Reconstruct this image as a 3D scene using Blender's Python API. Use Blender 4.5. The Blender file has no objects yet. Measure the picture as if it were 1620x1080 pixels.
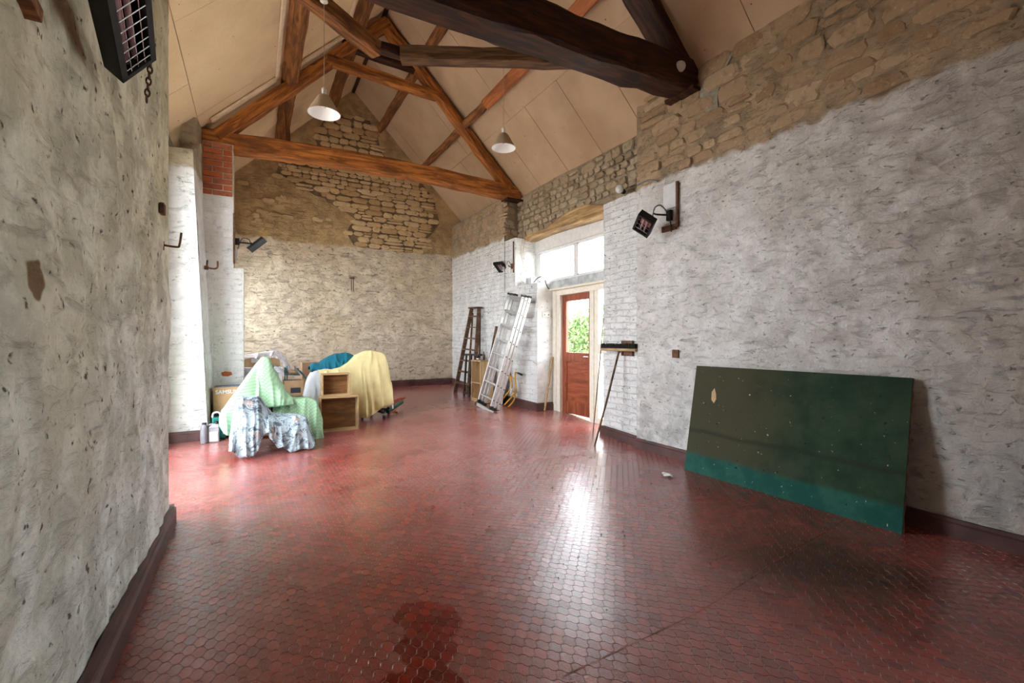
import bpy, math, random
import numpy as np
from mathutils import Vector, Matrix

C = bpy.context.scene
COL = C.collection
rnd = random.Random(7)

# ------------------------------------------------------------------ camera, sky, exposure
YAW = math.atan((810 - 400) / 720.0)
cd = bpy.data.cameras.new('camera')
cam = bpy.data.objects.new('camera', cd)
COL.objects.link(cam)
cam.location = (0, 0, 1.25)
cam.rotation_euler = (math.pi / 2, 0, -YAW)
cd.sensor_width = 36
cd.lens = 16
cd.shift_y = -2 / 1620
cd.clip_start = 0.05
C.camera = cam

SKY = 7.0
w = bpy.data.worlds.new('sky')
C.world = w
w.use_nodes = True
bg = w.node_tree.nodes['Background']
bg.inputs['Color'].default_value = (0.86, 0.93, 1.0, 1)     # bright overcast sky
bg.inputs['Strength'].default_value = SKY

C.view_settings.view_transform = 'Standard'
C.view_settings.look = 'None'
C.view_settings.gamma = 1
C.view_settings.use_curve_mapping = False
C.view_settings.exposure = 1.2
C.cycles.max_bounces = 10
C.cycles.diffuse_bounces = 6
C.cycles.glossy_bounces = 4
C.cycles.transparent_max_bounces = 12
C.cycles.sample_clamp_indirect = 12
C.cycles.use_denoising = True


def portal(name, loc, rot, sx, sy):
    """marks a glazed opening so that the sky is sampled through it"""
    d = bpy.data.lights.new(name, 'AREA')
    d.shape = 'RECTANGLE'
    d.size, d.size_y = sx, sy
    d.cycles.is_portal = True
    o = bpy.data.objects.new(name, d)
    COL.objects.link(o)
    o.location = loc
    o.rotation_euler = rot
    return o


# area portal points along local -Z
portal('daylight_left_opening', (-1.0, 4.89, 1.75), (0, math.radians(-90), 0), 3.3, 2.1)
portal('daylight_added_far_window', (-.9, 8.2, 1.88), (0, math.radians(-90), 0), 1.75, 1.4)  # sky through the added window beyond the pier
portal('daylight_transom', (4.5, 5.6, 2.5), (0, math.radians(90), 0), 0.6, 2.2)
portal('daylight_door', (4.5, 5.35, 1.2), (0, math.radians(90), 0), 1.7, 1.2)
portal('daylight_added_rear_window', (4.75, -1.35, 1.85), (0, math.radians(90), 0), 1.6, 1.6)  # sky through the added window behind the camera

# ------------------------------------------------------------------ mesh helpers


def fz(y):
    return max(0.0, 0.056 * (y - 4.0))


def fz_np(y):
    return np.maximum(0.0, 0.056 * (y - 4.0))


def tag(o, label=None, cat=None, group=None, kind=None):
    if label: o['label'] = label
    if cat: o['category'] = cat
    if group: o['group'] = group
    if kind: o['kind'] = kind
    return o


def empty(name, loc, rz=0.0, **k):
    o = bpy.data.objects.new(name, None)
    o.empty_display_size = 0.1
    COL.objects.link(o)
    o.location = loc
    o.rotation_euler = (0, 0, rz)
    tag(o, **k)
    return o


def link_mesh(name, me, mat, parent=None, smooth=False):
    if mat is not None and not me.materials:
        for m in (mat if isinstance(mat, (list, tuple)) else [mat]):
            me.materials.append(m)
    if smooth:
        me.polygons.foreach_set('use_smooth', [True] * len(me.polygons))
    o = bpy.data.objects.new(name, me)
    COL.objects.link(o)
    if parent is not None:
        o.parent = parent
    return o


class MB:
    """collects shapes in world coordinates, then links them as one mesh object"""

    def __init__(s):
        s.v, s.f, s.mi, s.cur = [], [], [], 0

    def add(s, vs, fs):
        b = len(s.v)
        s.v += [tuple(p) for p in vs]
        for f in fs:
            s.f.append([b + i for i in f])
            s.mi.append(s.cur)
        return s

    def box(s, x0, x1, y0, y1, z0, z1, M=None):
        vs = [Vector((x, y, z)) for z in (z0, z1) for y in (y0, y1) for x in (x0, x1)]
        if M is not None: vs = [M @ p for p in vs]
        return s.add(vs, [(0, 2, 3, 1), (4, 5, 7, 6), (0, 1, 5, 4), (2, 6, 7, 3), (0, 4, 6, 2), (1, 3, 7, 5)])

    def para(s, o, a, b, c):
        """parallelepiped from corner o and three edges"""
        o, a, b, c = Vector(o), Vector(a), Vector(b), Vector(c)
        vs = [o, o + a, o + b, o + a + b, o + c, o + a + c, o + b + c, o + a + b + c]
        fl = [(0, 2, 3, 1), (4, 5, 7, 6), (0, 1, 5, 4), (2, 6, 7, 3), (0, 4, 6, 2), (1, 3, 7, 5)]
        if a.cross(b).dot(c) < 0: fl = [f[::-1] for f in fl]
        return s.add(vs, fl)

    def bar(s, p, q, wd, th, up=(0, 0, 1), cham=0.0):
        p, q = Vector(p), Vector(q)
        d = (q - p).normalized()
        u = Vector(up)
        sd = d.cross(u)
        if sd.length < 1e-4: sd = d.cross(Vector((1, 0, 0)))
        sd.normalize()
        u = sd.cross(d).normalized()
        a, b = wd / 2, th / 2
        if cham > 0:
            k = cham
            pr = [(-a + k, -b), (a - k, -b), (a, -b + k), (a, b - k), (a - k, b), (-a + k, b), (-a, b - k), (-a, -b + k)]
        else:
            pr = [(-a, -b), (a, -b), (a, b), (-a, b)]
        n = len(pr)
        vs = [c + sd * x + u * y for c in (p, q) for x, y in pr]
        fs = [(i, (i + 1) % n, n + (i + 1) % n, n + i) for i in range(n)]
        fs += [tuple(range(n))[::-1], tuple(range(n, 2 * n))]
        return s.add(vs, [f[::-1] for f in fs])

    def tube(s, pts, r, n=8, cap=True):
        pts = [Vector(p) for p in pts]
        m = len(pts)
        rs = r if isinstance(r, (list, tuple)) else [r] * m
        prev = None
        rings = []
        for i in range(m):
            d = (pts[min(i + 1, m - 1)] - pts[max(i - 1, 0)]).normalized()
            if prev is None:
                a = d.cross(Vector((0, 0, 1)))
                if a.length < 1e-3: a = d.cross(Vector((1, 0, 0)))
            else:
                a = prev - d * prev.dot(d)
            a.normalize()
            prev = a
            b = d.cross(a)
            rings.append([pts[i] + (a * math.cos(2 * math.pi * k / n) + b * math.sin(2 * math.pi * k / n)) * rs[i] for k in range(n)])
        vs = [p for rg in rings for p in rg]
        fs = [(i * n + k, i * n + (k + 1) % n, (i + 1) * n + (k + 1) % n, (i + 1) * n + k) for i in range(m - 1) for k in range(n)]
        if cap:
            fs.append(tuple(range(n))[::-1])
            fs.append(tuple((m - 1) * n + k for k in range(n)))
        return s.add(vs, fs)

    def lathe(s, prof, c=(0, 0, 0), n=20, M=None):
        vs, fs = [], []
        for r, z in prof:
            for k in range(n):
                a = 2 * math.pi * k / n
                p = Vector((r * math.cos(a), r * math.sin(a), z))
                if M is not None: p = M @ p
                vs.append(p + Vector(c))
        m = len(prof)
        for i in range(m - 1):
            for k in range(n):
                fs.append((i * n + k, i * n + (k + 1) % n, (i + 1) * n + (k + 1) % n, (i + 1) * n + k))
        return s.add(vs, fs)

    def grid(s, P):
        """P: array [n][m][3]"""
        n, m = P.shape[:2]
        b = [tuple(p) for p in P.reshape(-1, 3)]
        fs = [(i * m + j, (i + 1) * m + j, (i + 1) * m + j + 1, i * m + j + 1) for i in range(n - 1) for j in range(m - 1)]
        return s.add(b, fs)

    def build(s, name, mat, parent=None, smooth=False, bevel=0.0, seg=2, local=False, grain=None):
        me = bpy.data.meshes.new(name)
        off = Vector((0, 0, 0))
        Rinv = None
        if parent is not None and not local:
            q = parent
            while q is not None:
                off = off + q.location
                q = q.parent
        me.from_pydata([tuple(Vector(p) - off) for p in s.v], [], s.f)
        if any(s.mi):
            for m in mat: me.materials.append(m)
            me.polygons.foreach_set('material_index', s.mi)
        me.update()
        o = link_mesh(name, me, mat, parent, smooth)
        if grain:      # wood grain follows local x, so turn the object along the board
            Rm = Matrix.Rotation(math.pi / 2, 4, 'Z') if grain == 'y' else Matrix.Rotation(-math.pi / 2, 4, 'Y')
            me.transform(Rm.inverted())
            o.matrix_local = Rm
        if parent is not None and parent.type == 'MESH' and parent.rotation_euler.to_matrix() != Matrix.Identity(3):
            o.matrix_parent_inverse = parent.matrix_basis.inverted()
        if bevel > 0:
            b = o.modifiers.new('edge', 'BEVEL')
            b.width = bevel
            b.segments = seg
            b.limit_method = 'ANGLE'
            b.angle_limit = math.radians(40)
        return o


def curve_pts(pts, k=6):
    """Catmull-Rom through pts"""
    P = [Vector(p) for p in pts]
    out = []
    for i in range(len(P) - 1):
        p0, p1, p2, p3 = P[max(i - 1, 0)], P[i], P[i + 1], P[min(i + 2, len(P) - 1)]
        for t in [j / k for j in range(k)]:
            out.append(0.5 * ((2 * p1) + (p2 - p0) * t + (2 * p0 - 5 * p1 + 4 * p2 - p3) * t * t + (3 * p1 - p0 - 3 * p2 + p3) * t ** 3))
    out.append(P[-1])
    return out


def hash3(i, j, k, seed):
    h = (i * 374761393 + j * 668265263 + k * 1274126177 + seed * 974711) & 0xFFFFFFFF
    h = ((h ^ (h >> 13)) * 1103515245) & 0xFFFFFFFF
    h = (h ^ (h >> 16)) & 0xFFFFFF
    return h / float(0xFFFFFF)


def vnoise(P, scale, seed=0):
    """value noise -1..1 for points (...,3)"""
    Q = np.asarray(P, dtype=np.float64) * scale + 1000.0
    I = np.floor(Q).astype(np.int64)
    f = Q - I
    f = f * f * (3 - 2 * f)
    r = 0
    for a in (0, 1):
        for b in (0, 1):
            for c in (0, 1):
                wgt = (f[..., 0] if a else 1 - f[..., 0]) * (f[..., 1] if b else 1 - f[..., 1]) * (f[..., 2] if c else 1 - f[..., 2])
                r = r + wgt * hash3(I[..., 0] + a, I[..., 1] + b, I[..., 2] + c, seed)
    return r * 2 - 1


def patch(c00, c10, c11, c01, cell, amp, seed=0, N=None, keep=None, name='wall', mat=None, parent=None, lump=7.0, flat=()):
    """hand plastered sheet between four corners, displaced along its normal; flat: edges ('u0','u1','v0','v1') that stay straight"""
    c00, c10, c11, c01 = [np.array(p, float) for p in (c00, c10, c11, c01)]
    nu = max(2, int(np.linalg.norm(c10 - c00) / cell) + 1)
    nv = max(2, int(np.linalg.norm(c01 - c00) / cell) + 1)
    s = np.linspace(0, 1, nu)[:, None, None]
    t = np.linspace(0, 1, nv)[None, :, None]
    P = c00 * (1 - s) * (1 - t) + c10 * s * (1 - t) + c11 * s * t + c01 * (1 - s) * t
    if N is None:
        N = np.cross(c10 - c00, c01 - c00)
    N = np.array(N, float)
    N = N / np.linalg.norm(N)
    d = 0.55 * vnoise(P, 2.1, seed) + 0.55 * np.abs(vnoise(P, lump, seed + 3)) + 0.2 * vnoise(P, lump * 2.6, seed + 5)
    ln_u, ln_v = np.linalg.norm(c10 - c00), np.linalg.norm(c01 - c00)
    S = np.broadcast_to(s[..., 0] * ln_u, d.shape)
    T = np.broadcast_to(t[..., 0] * ln_v, d.shape)
    fall = np.ones_like(d)
    for e in flat:
        q = {'u0': S, 'u1': ln_u - S, 'v0': T, 'v1': ln_v - T}[e]
        fall = fall * np.clip(q / (cell * 2.0), 0, 1)
    P = P + N * (amp * d * fall)[..., None]
    idx = np.arange(nu * nv).reshape(nu, nv)
    F = np.stack([idx[:-1, :-1], idx[1:, :-1], idx[1:, 1:], idx[:-1, 1:]], -1).reshape(-1, 4)
    if keep is not None:
        cen = P.reshape(-1, 3)[F].mean(1)
        F = F[np.array([keep(p) for p in cen])]
    me = bpy.data.meshes.new(name)
    me.from_pydata(P.reshape(-1, 3).tolist(), [], F.tolist())
    me.update()
    return link_mesh(name, me, mat, parent, smooth=True)


# ------------------------------------------------------------------ materials


class G:
    """small node graph writer"""

    def __init__(s, name):
        s.m = bpy.data.materials.new(name)
        s.m.use_nodes = True
        s.nt = s.m.node_tree
        s.b = s.nt.nodes['Principled BSDF']
        s.out = s.nt.nodes['Material Output']

    def n(s, typ, ins=None, **props):
        nd = s.nt.nodes.new(typ)
        for k, v in props.items(): setattr(nd, k, v)
        for k, v in (ins or {}).items():
            sock = nd.inputs[k]
            if isinstance(v, bpy.types.NodeSocket): s.nt.links.new(v, sock)
            else: sock.default_value = v
        return nd

    def pos(s):
        return s.n('ShaderNodeNewGeometry').outputs['Position']

    def obj(s):
        return s.n('ShaderNodeTexCoord').outputs['Object']

    def rand(s):
        return s.n('ShaderNodeObjectInfo').outputs['Random']

    def mapp(s, v, scale=(1, 1, 1), rot=(0, 0, 0), loc=(0, 0, 0)):
        return s.n('ShaderNodeMapping', {'Vector': v, 'Scale': scale, 'Rotation': rot, 'Location': loc}).outputs[0]

    def noise(s, v, scale, detail=3.0, rough=0.55, dist=0.0):
        return s.n('ShaderNodeTexNoise', {'Vector': v, 'Scale': scale, 'Detail': detail, 'Roughness': rough, 'Distortion': dist}).outputs[0]

    def voro(s, v, scale, feat='F1'):
        return s.n('ShaderNodeTexVoronoi', {'Vector': v, 'Scale': scale}, feature=feat).outputs['Distance']

    def math(s, op, a, b=0.0, clamp=False):
        nd = s.n('ShaderNodeMath', operation=op, use_clamp=clamp)
        for i, v in ((0, a), (1, b)):
            if isinstance(v, bpy.types.NodeSocket): s.nt.links.new(v, nd.inputs[i])
            else: nd.inputs[i].default_value = v
        return nd.outputs[0]

    def step(s, v, lo, hi):
        return s.n('ShaderNodeMapRange', {'Value': v, 'From Min': lo, 'From Max': hi, 'To Min': 0.0, 'To Max': 1.0}, interpolation_type='SMOOTHSTEP').outputs[0]

    def mix(s, f, a, b, mode='MIX'):
        nd = s.n('ShaderNodeMix', data_type='RGBA', blend_type=mode)
        for i, v in ((0, f), (6, a), (7, b)):
            if isinstance(v, bpy.types.NodeSocket): s.nt.links.new(v, nd.inputs[i])
            elif i == 0: nd.inputs[0].default_value = v
            else: nd.inputs[i].default_value = (*v, 1) if len(v) == 3 else v
        return nd.outputs[2]

    def sep(s, v):
        return s.n('ShaderNodeSeparateXYZ', {'Vector': v}).outputs

    def bump(s, h, strength, dist=0.01, base=None):
        nd = s.n('ShaderNodeBump', {'Height': h, 'Strength': strength, 'Distance': dist})
        if base is not None: s.nt.links.new(base, nd.inputs['Normal'])
        return nd.outputs[0]

    def done(s, color, rough=0.8, normal=None, spec=0.5, **extra):
        for k, v in dict({'Base Color': color, 'Roughness': rough, 'Specular IOR Level': spec}, **extra).items():
            if v is None: continue
            if isinstance(v, bpy.types.NodeSocket): s.nt.links.new(v, s.b.inputs[k])
            else: s.b.inputs[k].default_value = (*v, 1) if isinstance(v, tuple) and len(v) == 3 else v
        if normal is not None: s.nt.links.new(normal, s.b.inputs['Normal'])
        return s.m


def plain(name, col, rough=0.6, metal=0.0, var=0.12, sc=18.0, bump=0.1, spec=0.5):
    g = G(name)
    p = g.obj()
    n = g.noise(p, sc, 4)
    c = g.mix(g.step(n, 0.3, 0.7), tuple(x * (1 - var) for x in col), tuple(min(1, x * (1 + var)) for x in col))
    nb = g.bump(g.noise(p, sc * 6, 3), bump, 0.004)
    return g.done(c, rough, nb, spec, Metallic=metal)


def limewash(name, hi, lo, stain, bare=None, soil_falloff=0.0, scrape=0.45, yellow=None, boundary=None, soft=0.10, upper=None, fleck=0.5, streak=True, brick=False, lumpy=1.0, cover=0.5, dirt=0.0):
    g = G(name)
    p = g.pos()
    xyz = g.sep(p)
    big = g.noise(p, 0.9, 4, 0.6)
    mid = g.noise(p, 4.5, 5, 0.62)
    c = g.mix(g.step(mid, 0.38, 0.66), lo, hi)
    c = g.mix(g.math('MULTIPLY', g.step(big, 0.45, 0.72), cover), c, stain)
    if yellow is not None:      # smoke-yellowed higher up
        c = g.mix(g.math('MULTIPLY', g.step(g.math('ADD', xyz[2], g.math('MULTIPLY', big, 1.2)), 1.1, 2.9), 0.85), c, yellow, 'MULTIPLY')
    if soil_falloff > 0:     # dirt plus painted light falloff, darker towards the rear of the room
        c = g.mix(g.math('MULTIPLY', g.step(g.math('ADD', xyz[1], g.math('MULTIPLY', g.math('ADD', big, mid), 1.6)), 4.6, 1.6), soil_falloff), c, (0.62, 0.57, 0.52), 'MULTIPLY')
    # worn patches with grey scrapes
    v = g.mapp(p, (3.0, 3.0, 9.0))
    scr = g.noise(v, 2.2, 6, 0.68, 0.6)
    mask = g.step(g.noise(p, 1.7, 3), 0.45, 0.62)
    c = g.mix(g.math('MULTIPLY', g.math('MULTIPLY', g.step(scr, 0.55, 0.68), mask), scrape), c, tuple(x * 0.42 for x in lo))
    # small dark flecks and chips
    fl = g.noise(g.mapp(p, (9.0, 9.0, 17.0) if streak else (12, 12, 12)), 2.0, 3, 0.5, 0.4)
    c = g.mix(g.math('MULTIPLY', g.step(fl, 0.665, 0.72), fleck), c, (0.10, 0.075, 0.05))
    if dirt > 0:      # dirtier towards the skirting where it was splashed
        low = g.step(g.math('ADD', xyz[2], g.math('MULTIPLY', g.noise(p, 2.5, 4), 1.0)), 1.9, 0.7)
        c = g.mix(g.math('MULTIPLY', g.math('MULTIPLY', low, g.step(mid, 0.42, 0.58)), dirt * 0.8), c, tuple(x * 0.5 for x in lo))
    if bare is not None:      # a spot where the coat has come off
        q = g.n('ShaderNodeVectorMath', {0: g.n('ShaderNodeTexNoise', {'Vector': p, 'Scale': 9.0}).outputs['Color'], 1: (0.12, 0.12, 0.12)}, operation='MULTIPLY').outputs[0]
        q = g.n('ShaderNodeVectorMath', {0: g.n('ShaderNodeVectorMath', {0: p, 1: q}, operation='ADD').outputs[0], 1: bare}, operation='DISTANCE').outputs['Value']
        c = g.mix(g.step(q, .055, .042), c, (0.22, 0.14, 0.075))
    h = g.math('ADD', g.math('MULTIPLY', g.noise(p, 8.0 * lumpy, 4, 0.55, 0.4), 1.0), g.math('MULTIPLY', g.noise(p, 34.0, 4, 0.6), 0.28))
    h = g.math('ADD', h, g.math('MULTIPLY', g.step(scr, 0.5, 0.7), -0.5 * scrape))
    h = g.math('ADD', h, g.math('MULTIPLY', g.step(fl, 0.62, 0.74), -0.35))
    if brick:
        sw = g.n('ShaderNodeCombineXYZ', {'X': g.math('ADD', xyz[1], xyz[0]), 'Y': xyz[2], 'Z': 0.0}).outputs[0]
        sw = g.n('ShaderNodeVectorMath', {0: sw, 1: g.n('ShaderNodeVectorMath', {0: g.n('ShaderNodeTexNoise', {'Vector': p, 'Scale': 3.0}).outputs['Color'], 1: (0.03, 0.03, 0.0)}, operation='MULTIPLY').outputs[0]}, operation='ADD').outputs[0]
        bt = g.n('ShaderNodeTexBrick', {'Vector': sw, 'Scale': 1.0, 'Mortar Size': 0.007, 'Mortar Smooth': 0.6, 'Brick Width': 0.23, 'Row Height': 0.078})
        h = g.math('ADD', h, g.math('MULTIPLY', bt.outputs['Fac'], -0.28))
        c = g.mix(g.math('MULTIPLY', g.math('MULTIPLY', bt.outputs['Fac'], g.step(g.noise(p, 5.0, 3), 0.48, 0.62)), 0.28), c, tuple(x * 0.5 for x in lo))
    if boundary is not None:
        zz = g.math('ADD', xyz[2], g.math('MULTIPLY', g.math('SUBTRACT', g.noise(p, 5.0, 4), 0.5), 0.22))
        m = g.step(zz, boundary - soft * 0.3, boundary + soft * 0.3)
        mo = g.mix(g.step(g.noise(p, 6.0, 5), 0.35, 0.65), tuple(x * 0.7 for x in upper), upper)
        mo = g.mix(g.math('MULTIPLY', g.step(g.noise(p, 2.0, 4), 0.5, 0.7), 0.6), mo, tuple(min(1, x * 1.25) for x in upper))
        c = g.mix(m, c, mo)
    return g.done(c, 0.92, g.bump(h, 0.9, 0.030), 0.15)


def stone_mat(name, cols):
    g = G(name)
    r = g.rand()
    p = g.pos()
    ramp = g.n('ShaderNodeValToRGB', {'Fac': r})
    el = ramp.color_ramp.elements
    el[0].position, el[0].color = 0.0, (*cols[0], 1)
    el[1].position, el[1].color = 1.0, (*cols[-1], 1)
    for i, c in enumerate(cols[1:-1]):
        e = el.new((i + 1) / (len(cols) - 1))
        e.color = (*c, 1)
    n = g.noise(p, 14.0, 5, 0.65)
    c = g.mix(g.math('MULTIPLY', g.step(n, 0.5, 0.72), 0.55), ramp.outputs[0], tuple(x * 0.45 for x in cols[0]))
    c = g.mix(g.math('MULTIPLY', g.step(g.noise(p, 30.0, 3), 0.58, 0.72), 0.4), c, tuple(min(1, x * 1.35) for x in cols[-1]))
    h = g.math('ADD', n, g.math('MULTIPLY', g.noise(p, 60, 3), 0.3))
    return g.done(c, 0.95, g.bump(h, 0.7, 0.012), 0.15)


def timber(name, dark, light, rough=0.65, contrast=(0.36, 0.66), sc=1.0, spec=0.35):
    g = G(name)
    p = g.obj()
    r = g.rand()
    off = g.n('ShaderNodeCombineXYZ', {'X': g.math('MULTIPLY', r, 37.0), 'Y': g.math('MULTIPLY', r, 11.0), 'Z': 0.0}).outputs[0]
    pv = g.n('ShaderNodeVectorMath', {0: p, 1: off}, operation='ADD').outputs[0]
    v = g.mapp(pv, (1.6 * sc, 16 * sc, 16 * sc))
    n = g.noise(v, 1.6, 6, 0.62, 0.5)
    big = g.noise(g.mapp(pv, (1.0, 2.5, 2.5)), 1.8, 4, 0.6)
    c = g.mix(g.step(n, *contrast), dark, light)
    c = g.mix(g.math('MULTIPLY', g.step(big, 0.48, 0.66), 0.7), c, tuple(x * 0.55 for x in dark))
    knots = g.voro(g.mapp(pv, (1.2, 4.0, 4.0)), 1.7)
    c = g.mix(g.math('MULTIPLY', g.step(knots, 0.16, 0.06), 0.7), c, tuple(x * 0.35 for x in dark))
    h = g.math('ADD', n, g.math('MULTIPLY', g.noise(g.mapp(pv, (4, 60, 60)), 1.5, 3), 0.4))
    return g.done(c, rough, g.bump(h, 0.5, 0.01), spec)


def glass_mat(name, tint=(1, 1, 1)):
    g = G(name)
    tr = g.n('ShaderNodeBsdfTransparent', {'Color': (*tint, 1)})
    gl = g.n('ShaderNodeBsdfGlossy', {'Roughness': 0.02})
    fr = g.n('ShaderNodeFresnel', {'IOR': 1.45})
    ft_ = g.math('MULTIPLY', fr.outputs[0], g.math('SUBTRACT', 1.0, g.n('ShaderNodeNewGeometry').outputs['Backfacing']))
    mx = g.n('ShaderNodeMixShader', {0: ft_, 1: tr.outputs[0], 2: gl.outputs[0]})
    g.nt.links.new(mx.outputs[0], g.out.inputs['Surface'])
    return g.m


def floor_tile_mat(name, per_object):
    g = G(name)
    p = g.pos()
    if per_object:
        r = g.rand()
        r2 = g.n('ShaderNodeTexWhiteNoise', {'W': g.math('MULTIPLY', r, 91.7)}, noise_dimensions='1D').outputs[0]
    else:
        a = g.n('ShaderNodeAttribute', attribute_name='tint')
        sp = g.n('ShaderNodeSeparateColor', {'Color': a.outputs['Color']}).outputs
        r, r2 = sp[0], sp[1]
    c = g.mix(g.step(r, 0.15, 0.95), TILE_A, TILE_B)
    c = g.mix(g.math('MULTIPLY', g.step(r2, 0.55, 1.0), 0.75), c, TILE_C)
    fine = g.noise(p, 140.0, 3, 0.6)
    mid = g.noise(p, 22.0, 4, 0.6)
    big = g.noise(p, 1.1, 4, 0.6)
    c = g.mix(g.math('MULTIPLY', g.step(mid, 0.5, 0.75), 0.35), c, TILE_C)
    # pale dusty patches, with painted sheen brightening the far floor
    dust_sheen = g.math('MULTIPLY', g.step(g.noise(p, 0.8, 5, 0.6), 0.34, 0.66), g.step(fine, 0.25, 0.6))
    c = g.mix(g.math('MULTIPLY', dust_sheen, g.math('ADD', 0.28, g.math('MULTIPLY', g.step(g.sep(p)[1], 2.4, 5.2), 0.42))), c, (0.58, 0.25, 0.215))
    # dark grease marks with ragged edges
    gr = g.math('MULTIPLY', g.step(g.noise(g.mapp(p, loc=(3.1, 0.4, 0)), 0.75, 4, 0.6), 0.50, 0.80), 0.38)
    c = g.mix(gr, c, (0.045, 0.02, 0.016))
    # blackish dirt patch, with the right foreground's shade painted in
    bo_ = g.n('ShaderNodeVectorMath', {0: p, 1: (2.75, 1.30, 0.0)}, operation='DISTANCE').outputs['Value']
    bo_ = g.step(g.math('ADD', bo_, g.math('MULTIPLY', g.noise(p, 2.6, 5, 0.62), 0.9)), 1.25, 0.55)
    c = g.mix(g.math('MULTIPLY', bo_, 0.75), c, (0.03, 0.012, 0.010))
    wet = wet_mask(g, p)
    c = g.mix(g.math('MULTIPLY', wet, 0.95), c, g.mix(r2, g.mix(r, (0.09, 0.003, 0.003), (0.30, 0.006, 0.003)), (0.15, 0.005, 0.003)))
    ro = g.math('ADD', 0.19, g.math('MULTIPLY', g.step(big, 0.35, 0.7), 0.12))
    ro = g.math('ADD', ro, g.math('MULTIPLY', wet, -0.12))
    nb = g.bump(g.math('ADD', fine, g.math('MULTIPLY', mid, 0.8)), 0.32, 0.004)
    nc = g.bump(g.math('ADD', fine, mid), 0.13, 0.003)
    return g.done(c, ro, nb, 0.8, **{'Coat Weight': g.math('ADD', 0.6, g.math('MULTIPLY', wet, -0.5)), 'Coat Roughness': 0.21, 'Coat IOR': 1.55, 'Coat Normal': nc})


TILE_A, TILE_B, TILE_C = (0.21, 0.028, 0.022), (0.31, 0.040, 0.028), (0.15, 0.034, 0.032)


def wet_mask(g, p):
    nz = g.n('ShaderNodeTexNoise', {'Vector': p, 'Scale': 5.0, 'Detail': 3.0}).outputs['Color']
    q = g.n('ShaderNodeVectorMath', {0: p, 1: g.n('ShaderNodeVectorMath', {0: nz, 1: (0.22, 0.22, 0.0)}, operation='MULTIPLY').outputs[0]}, operation='ADD').outputs[0]
    res = None
    for (cx, cy, rx, ry, rot) in ((0.80, 2.06, 0.13, 0.19, -0.35), (0.72, 1.88, 0.11, 0.15, 0.2), (0.66, 1.70, 0.17, 0.09, 0.7)):
        m = g.mapp(q, loc=(-cx, -cy, 0))
        m = g.n('ShaderNodeVectorRotate', {'Vector': m, 'Angle': rot}, rotation_type='Z_AXIS').outputs[0]
        m = g.n('ShaderNodeVectorMath', {0: m, 1: (1 / rx, 1 / ry, 0.0)}, operation='MULTIPLY').outputs[0]
        ln = g.n('ShaderNodeVectorMath', {0: m}, operation='LENGTH').outputs['Value']
        k = g.step(ln, 1.03, 0.94)
        res = k if res is None else g.math('MAXIMUM', res, k)
    return res


M = {}
M['wall_left'] = limewash('limewash_yellowed', (0.85, 0.88, 0.82), (0.53, 0.54, 0.47), (0.68, 0.66, 0.52), fleck=0.9, streak=False, cover=0.5, scrape=0.4, yellow=(1.0, 0.92, 0.70), boundary=3.45, upper=(0.42, 0.33, 0.2), bare=(-0.43, 1.68, 1.465))
M['wall_right'] = limewash('limewash_grey', (0.83, 0.82, 0.81), (0.64, 0.62, 0.60), (0.56, 0.53, 0.49), boundary=3.0, upper=(0.42, 0.31, 0.20), fleck=0.45, cover=0.75, dirt=0.95, soil_falloff=0.95, scrape=0.5)
M['wall_brick_white'] = limewash('limewash_on_brick', (0.83, 0.83, 0.82), (0.70, 0.70, 0.69), (0.72, 0.71, 0.68), boundary=3.02, upper=(0.42, 0.33, 0.23), fleck=0.7, brick=True, cover=0.3, dirt=0.3)
M['wall_end'] = limewash('limewash_beige', (0.80, 0.69, 0.53), (0.58, 0.49, 0.37), (0.64, 0.51, 0.34), boundary=3.08, upper=(0.58, 0.41, 0.21), fleck=0.7, cover=0.6, dirt=0.5, scrape=0.85)
M['wall_stone_back'] = limewash('earth_mortar', (0.42, 0.34, 0.24), (0.27, 0.21, 0.14), (0.33, 0.25, 0.16), fleck=0.3)
M['jamb'] = limewash('limewash_white', (0.87, 0.87, 0.85), (0.74, 0.74, 0.71), (0.74, 0.70, 0.61), boundary=3.18, upper=(0.56, 0.48, 0.34), fleck=0.35, cover=0.3)
M['coat'] = limewash('limewash_coat', (0.83, 0.83, 0.82), (0.74, 0.74, 0.73), (0.76, 0.75, 0.71), fleck=0.4, cover=0.2, scrape=0.15)
M['mortar_dark'] = limewash('dark_mortar', (0.25, 0.17, 0.10), (0.15, 0.10, 0.06), (0.20, 0.135, 0.08), fleck=0.0)
M['mortar_pale'] = limewash('pale_mortar', (0.62, 0.54, 0.43), (0.45, 0.38, 0.29), (0.5, 0.42, 0.31), fleck=0.0)
M['mortar_grey'] = limewash('cement_patch', (0.40, 0.37, 0.30), (0.31, 0.28, 0.22), (0.38, 0.34, 0.27), fleck=0.1)
M['stone_tan'] = stone_mat('limestone_tan', [(0.46, 0.30, 0.14), (0.62, 0.44, 0.23), (0.68, 0.51, 0.29), (0.54, 0.38, 0.20)])
M['stone_pink'] = stone_mat('limestone_pale', [(0.33, 0.215, 0.125), (0.45, 0.32, 0.20), (0.39, 0.27, 0.165), (0.50, 0.37, 0.24)])
M['stone_brown'] = stone_mat('limestone_brown', [(0.30, 0.22, 0.14), (0.42, 0.33, 0.22), (0.46, 0.37, 0.26), (0.36, 0.28, 0.19)])
M['brick_red'] = stone_mat('red_brick', [(0.42, 0.10, 0.04), (0.50, 0.15, 0.06), (0.34, 0.10, 0.06), (0.46, 0.17, 0.08)])
M['brick_white'] = stone_mat('whitewashed_brick', [(0.74, 0.74, 0.73), (0.80, 0.80, 0.79), (0.77, 0.77, 0.75), (0.82, 0.82, 0.81)])
M['timber_dark'] = timber('old_oak_dark', (0.020, 0.007, 0.004), (0.085, 0.027, 0.010))
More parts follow.
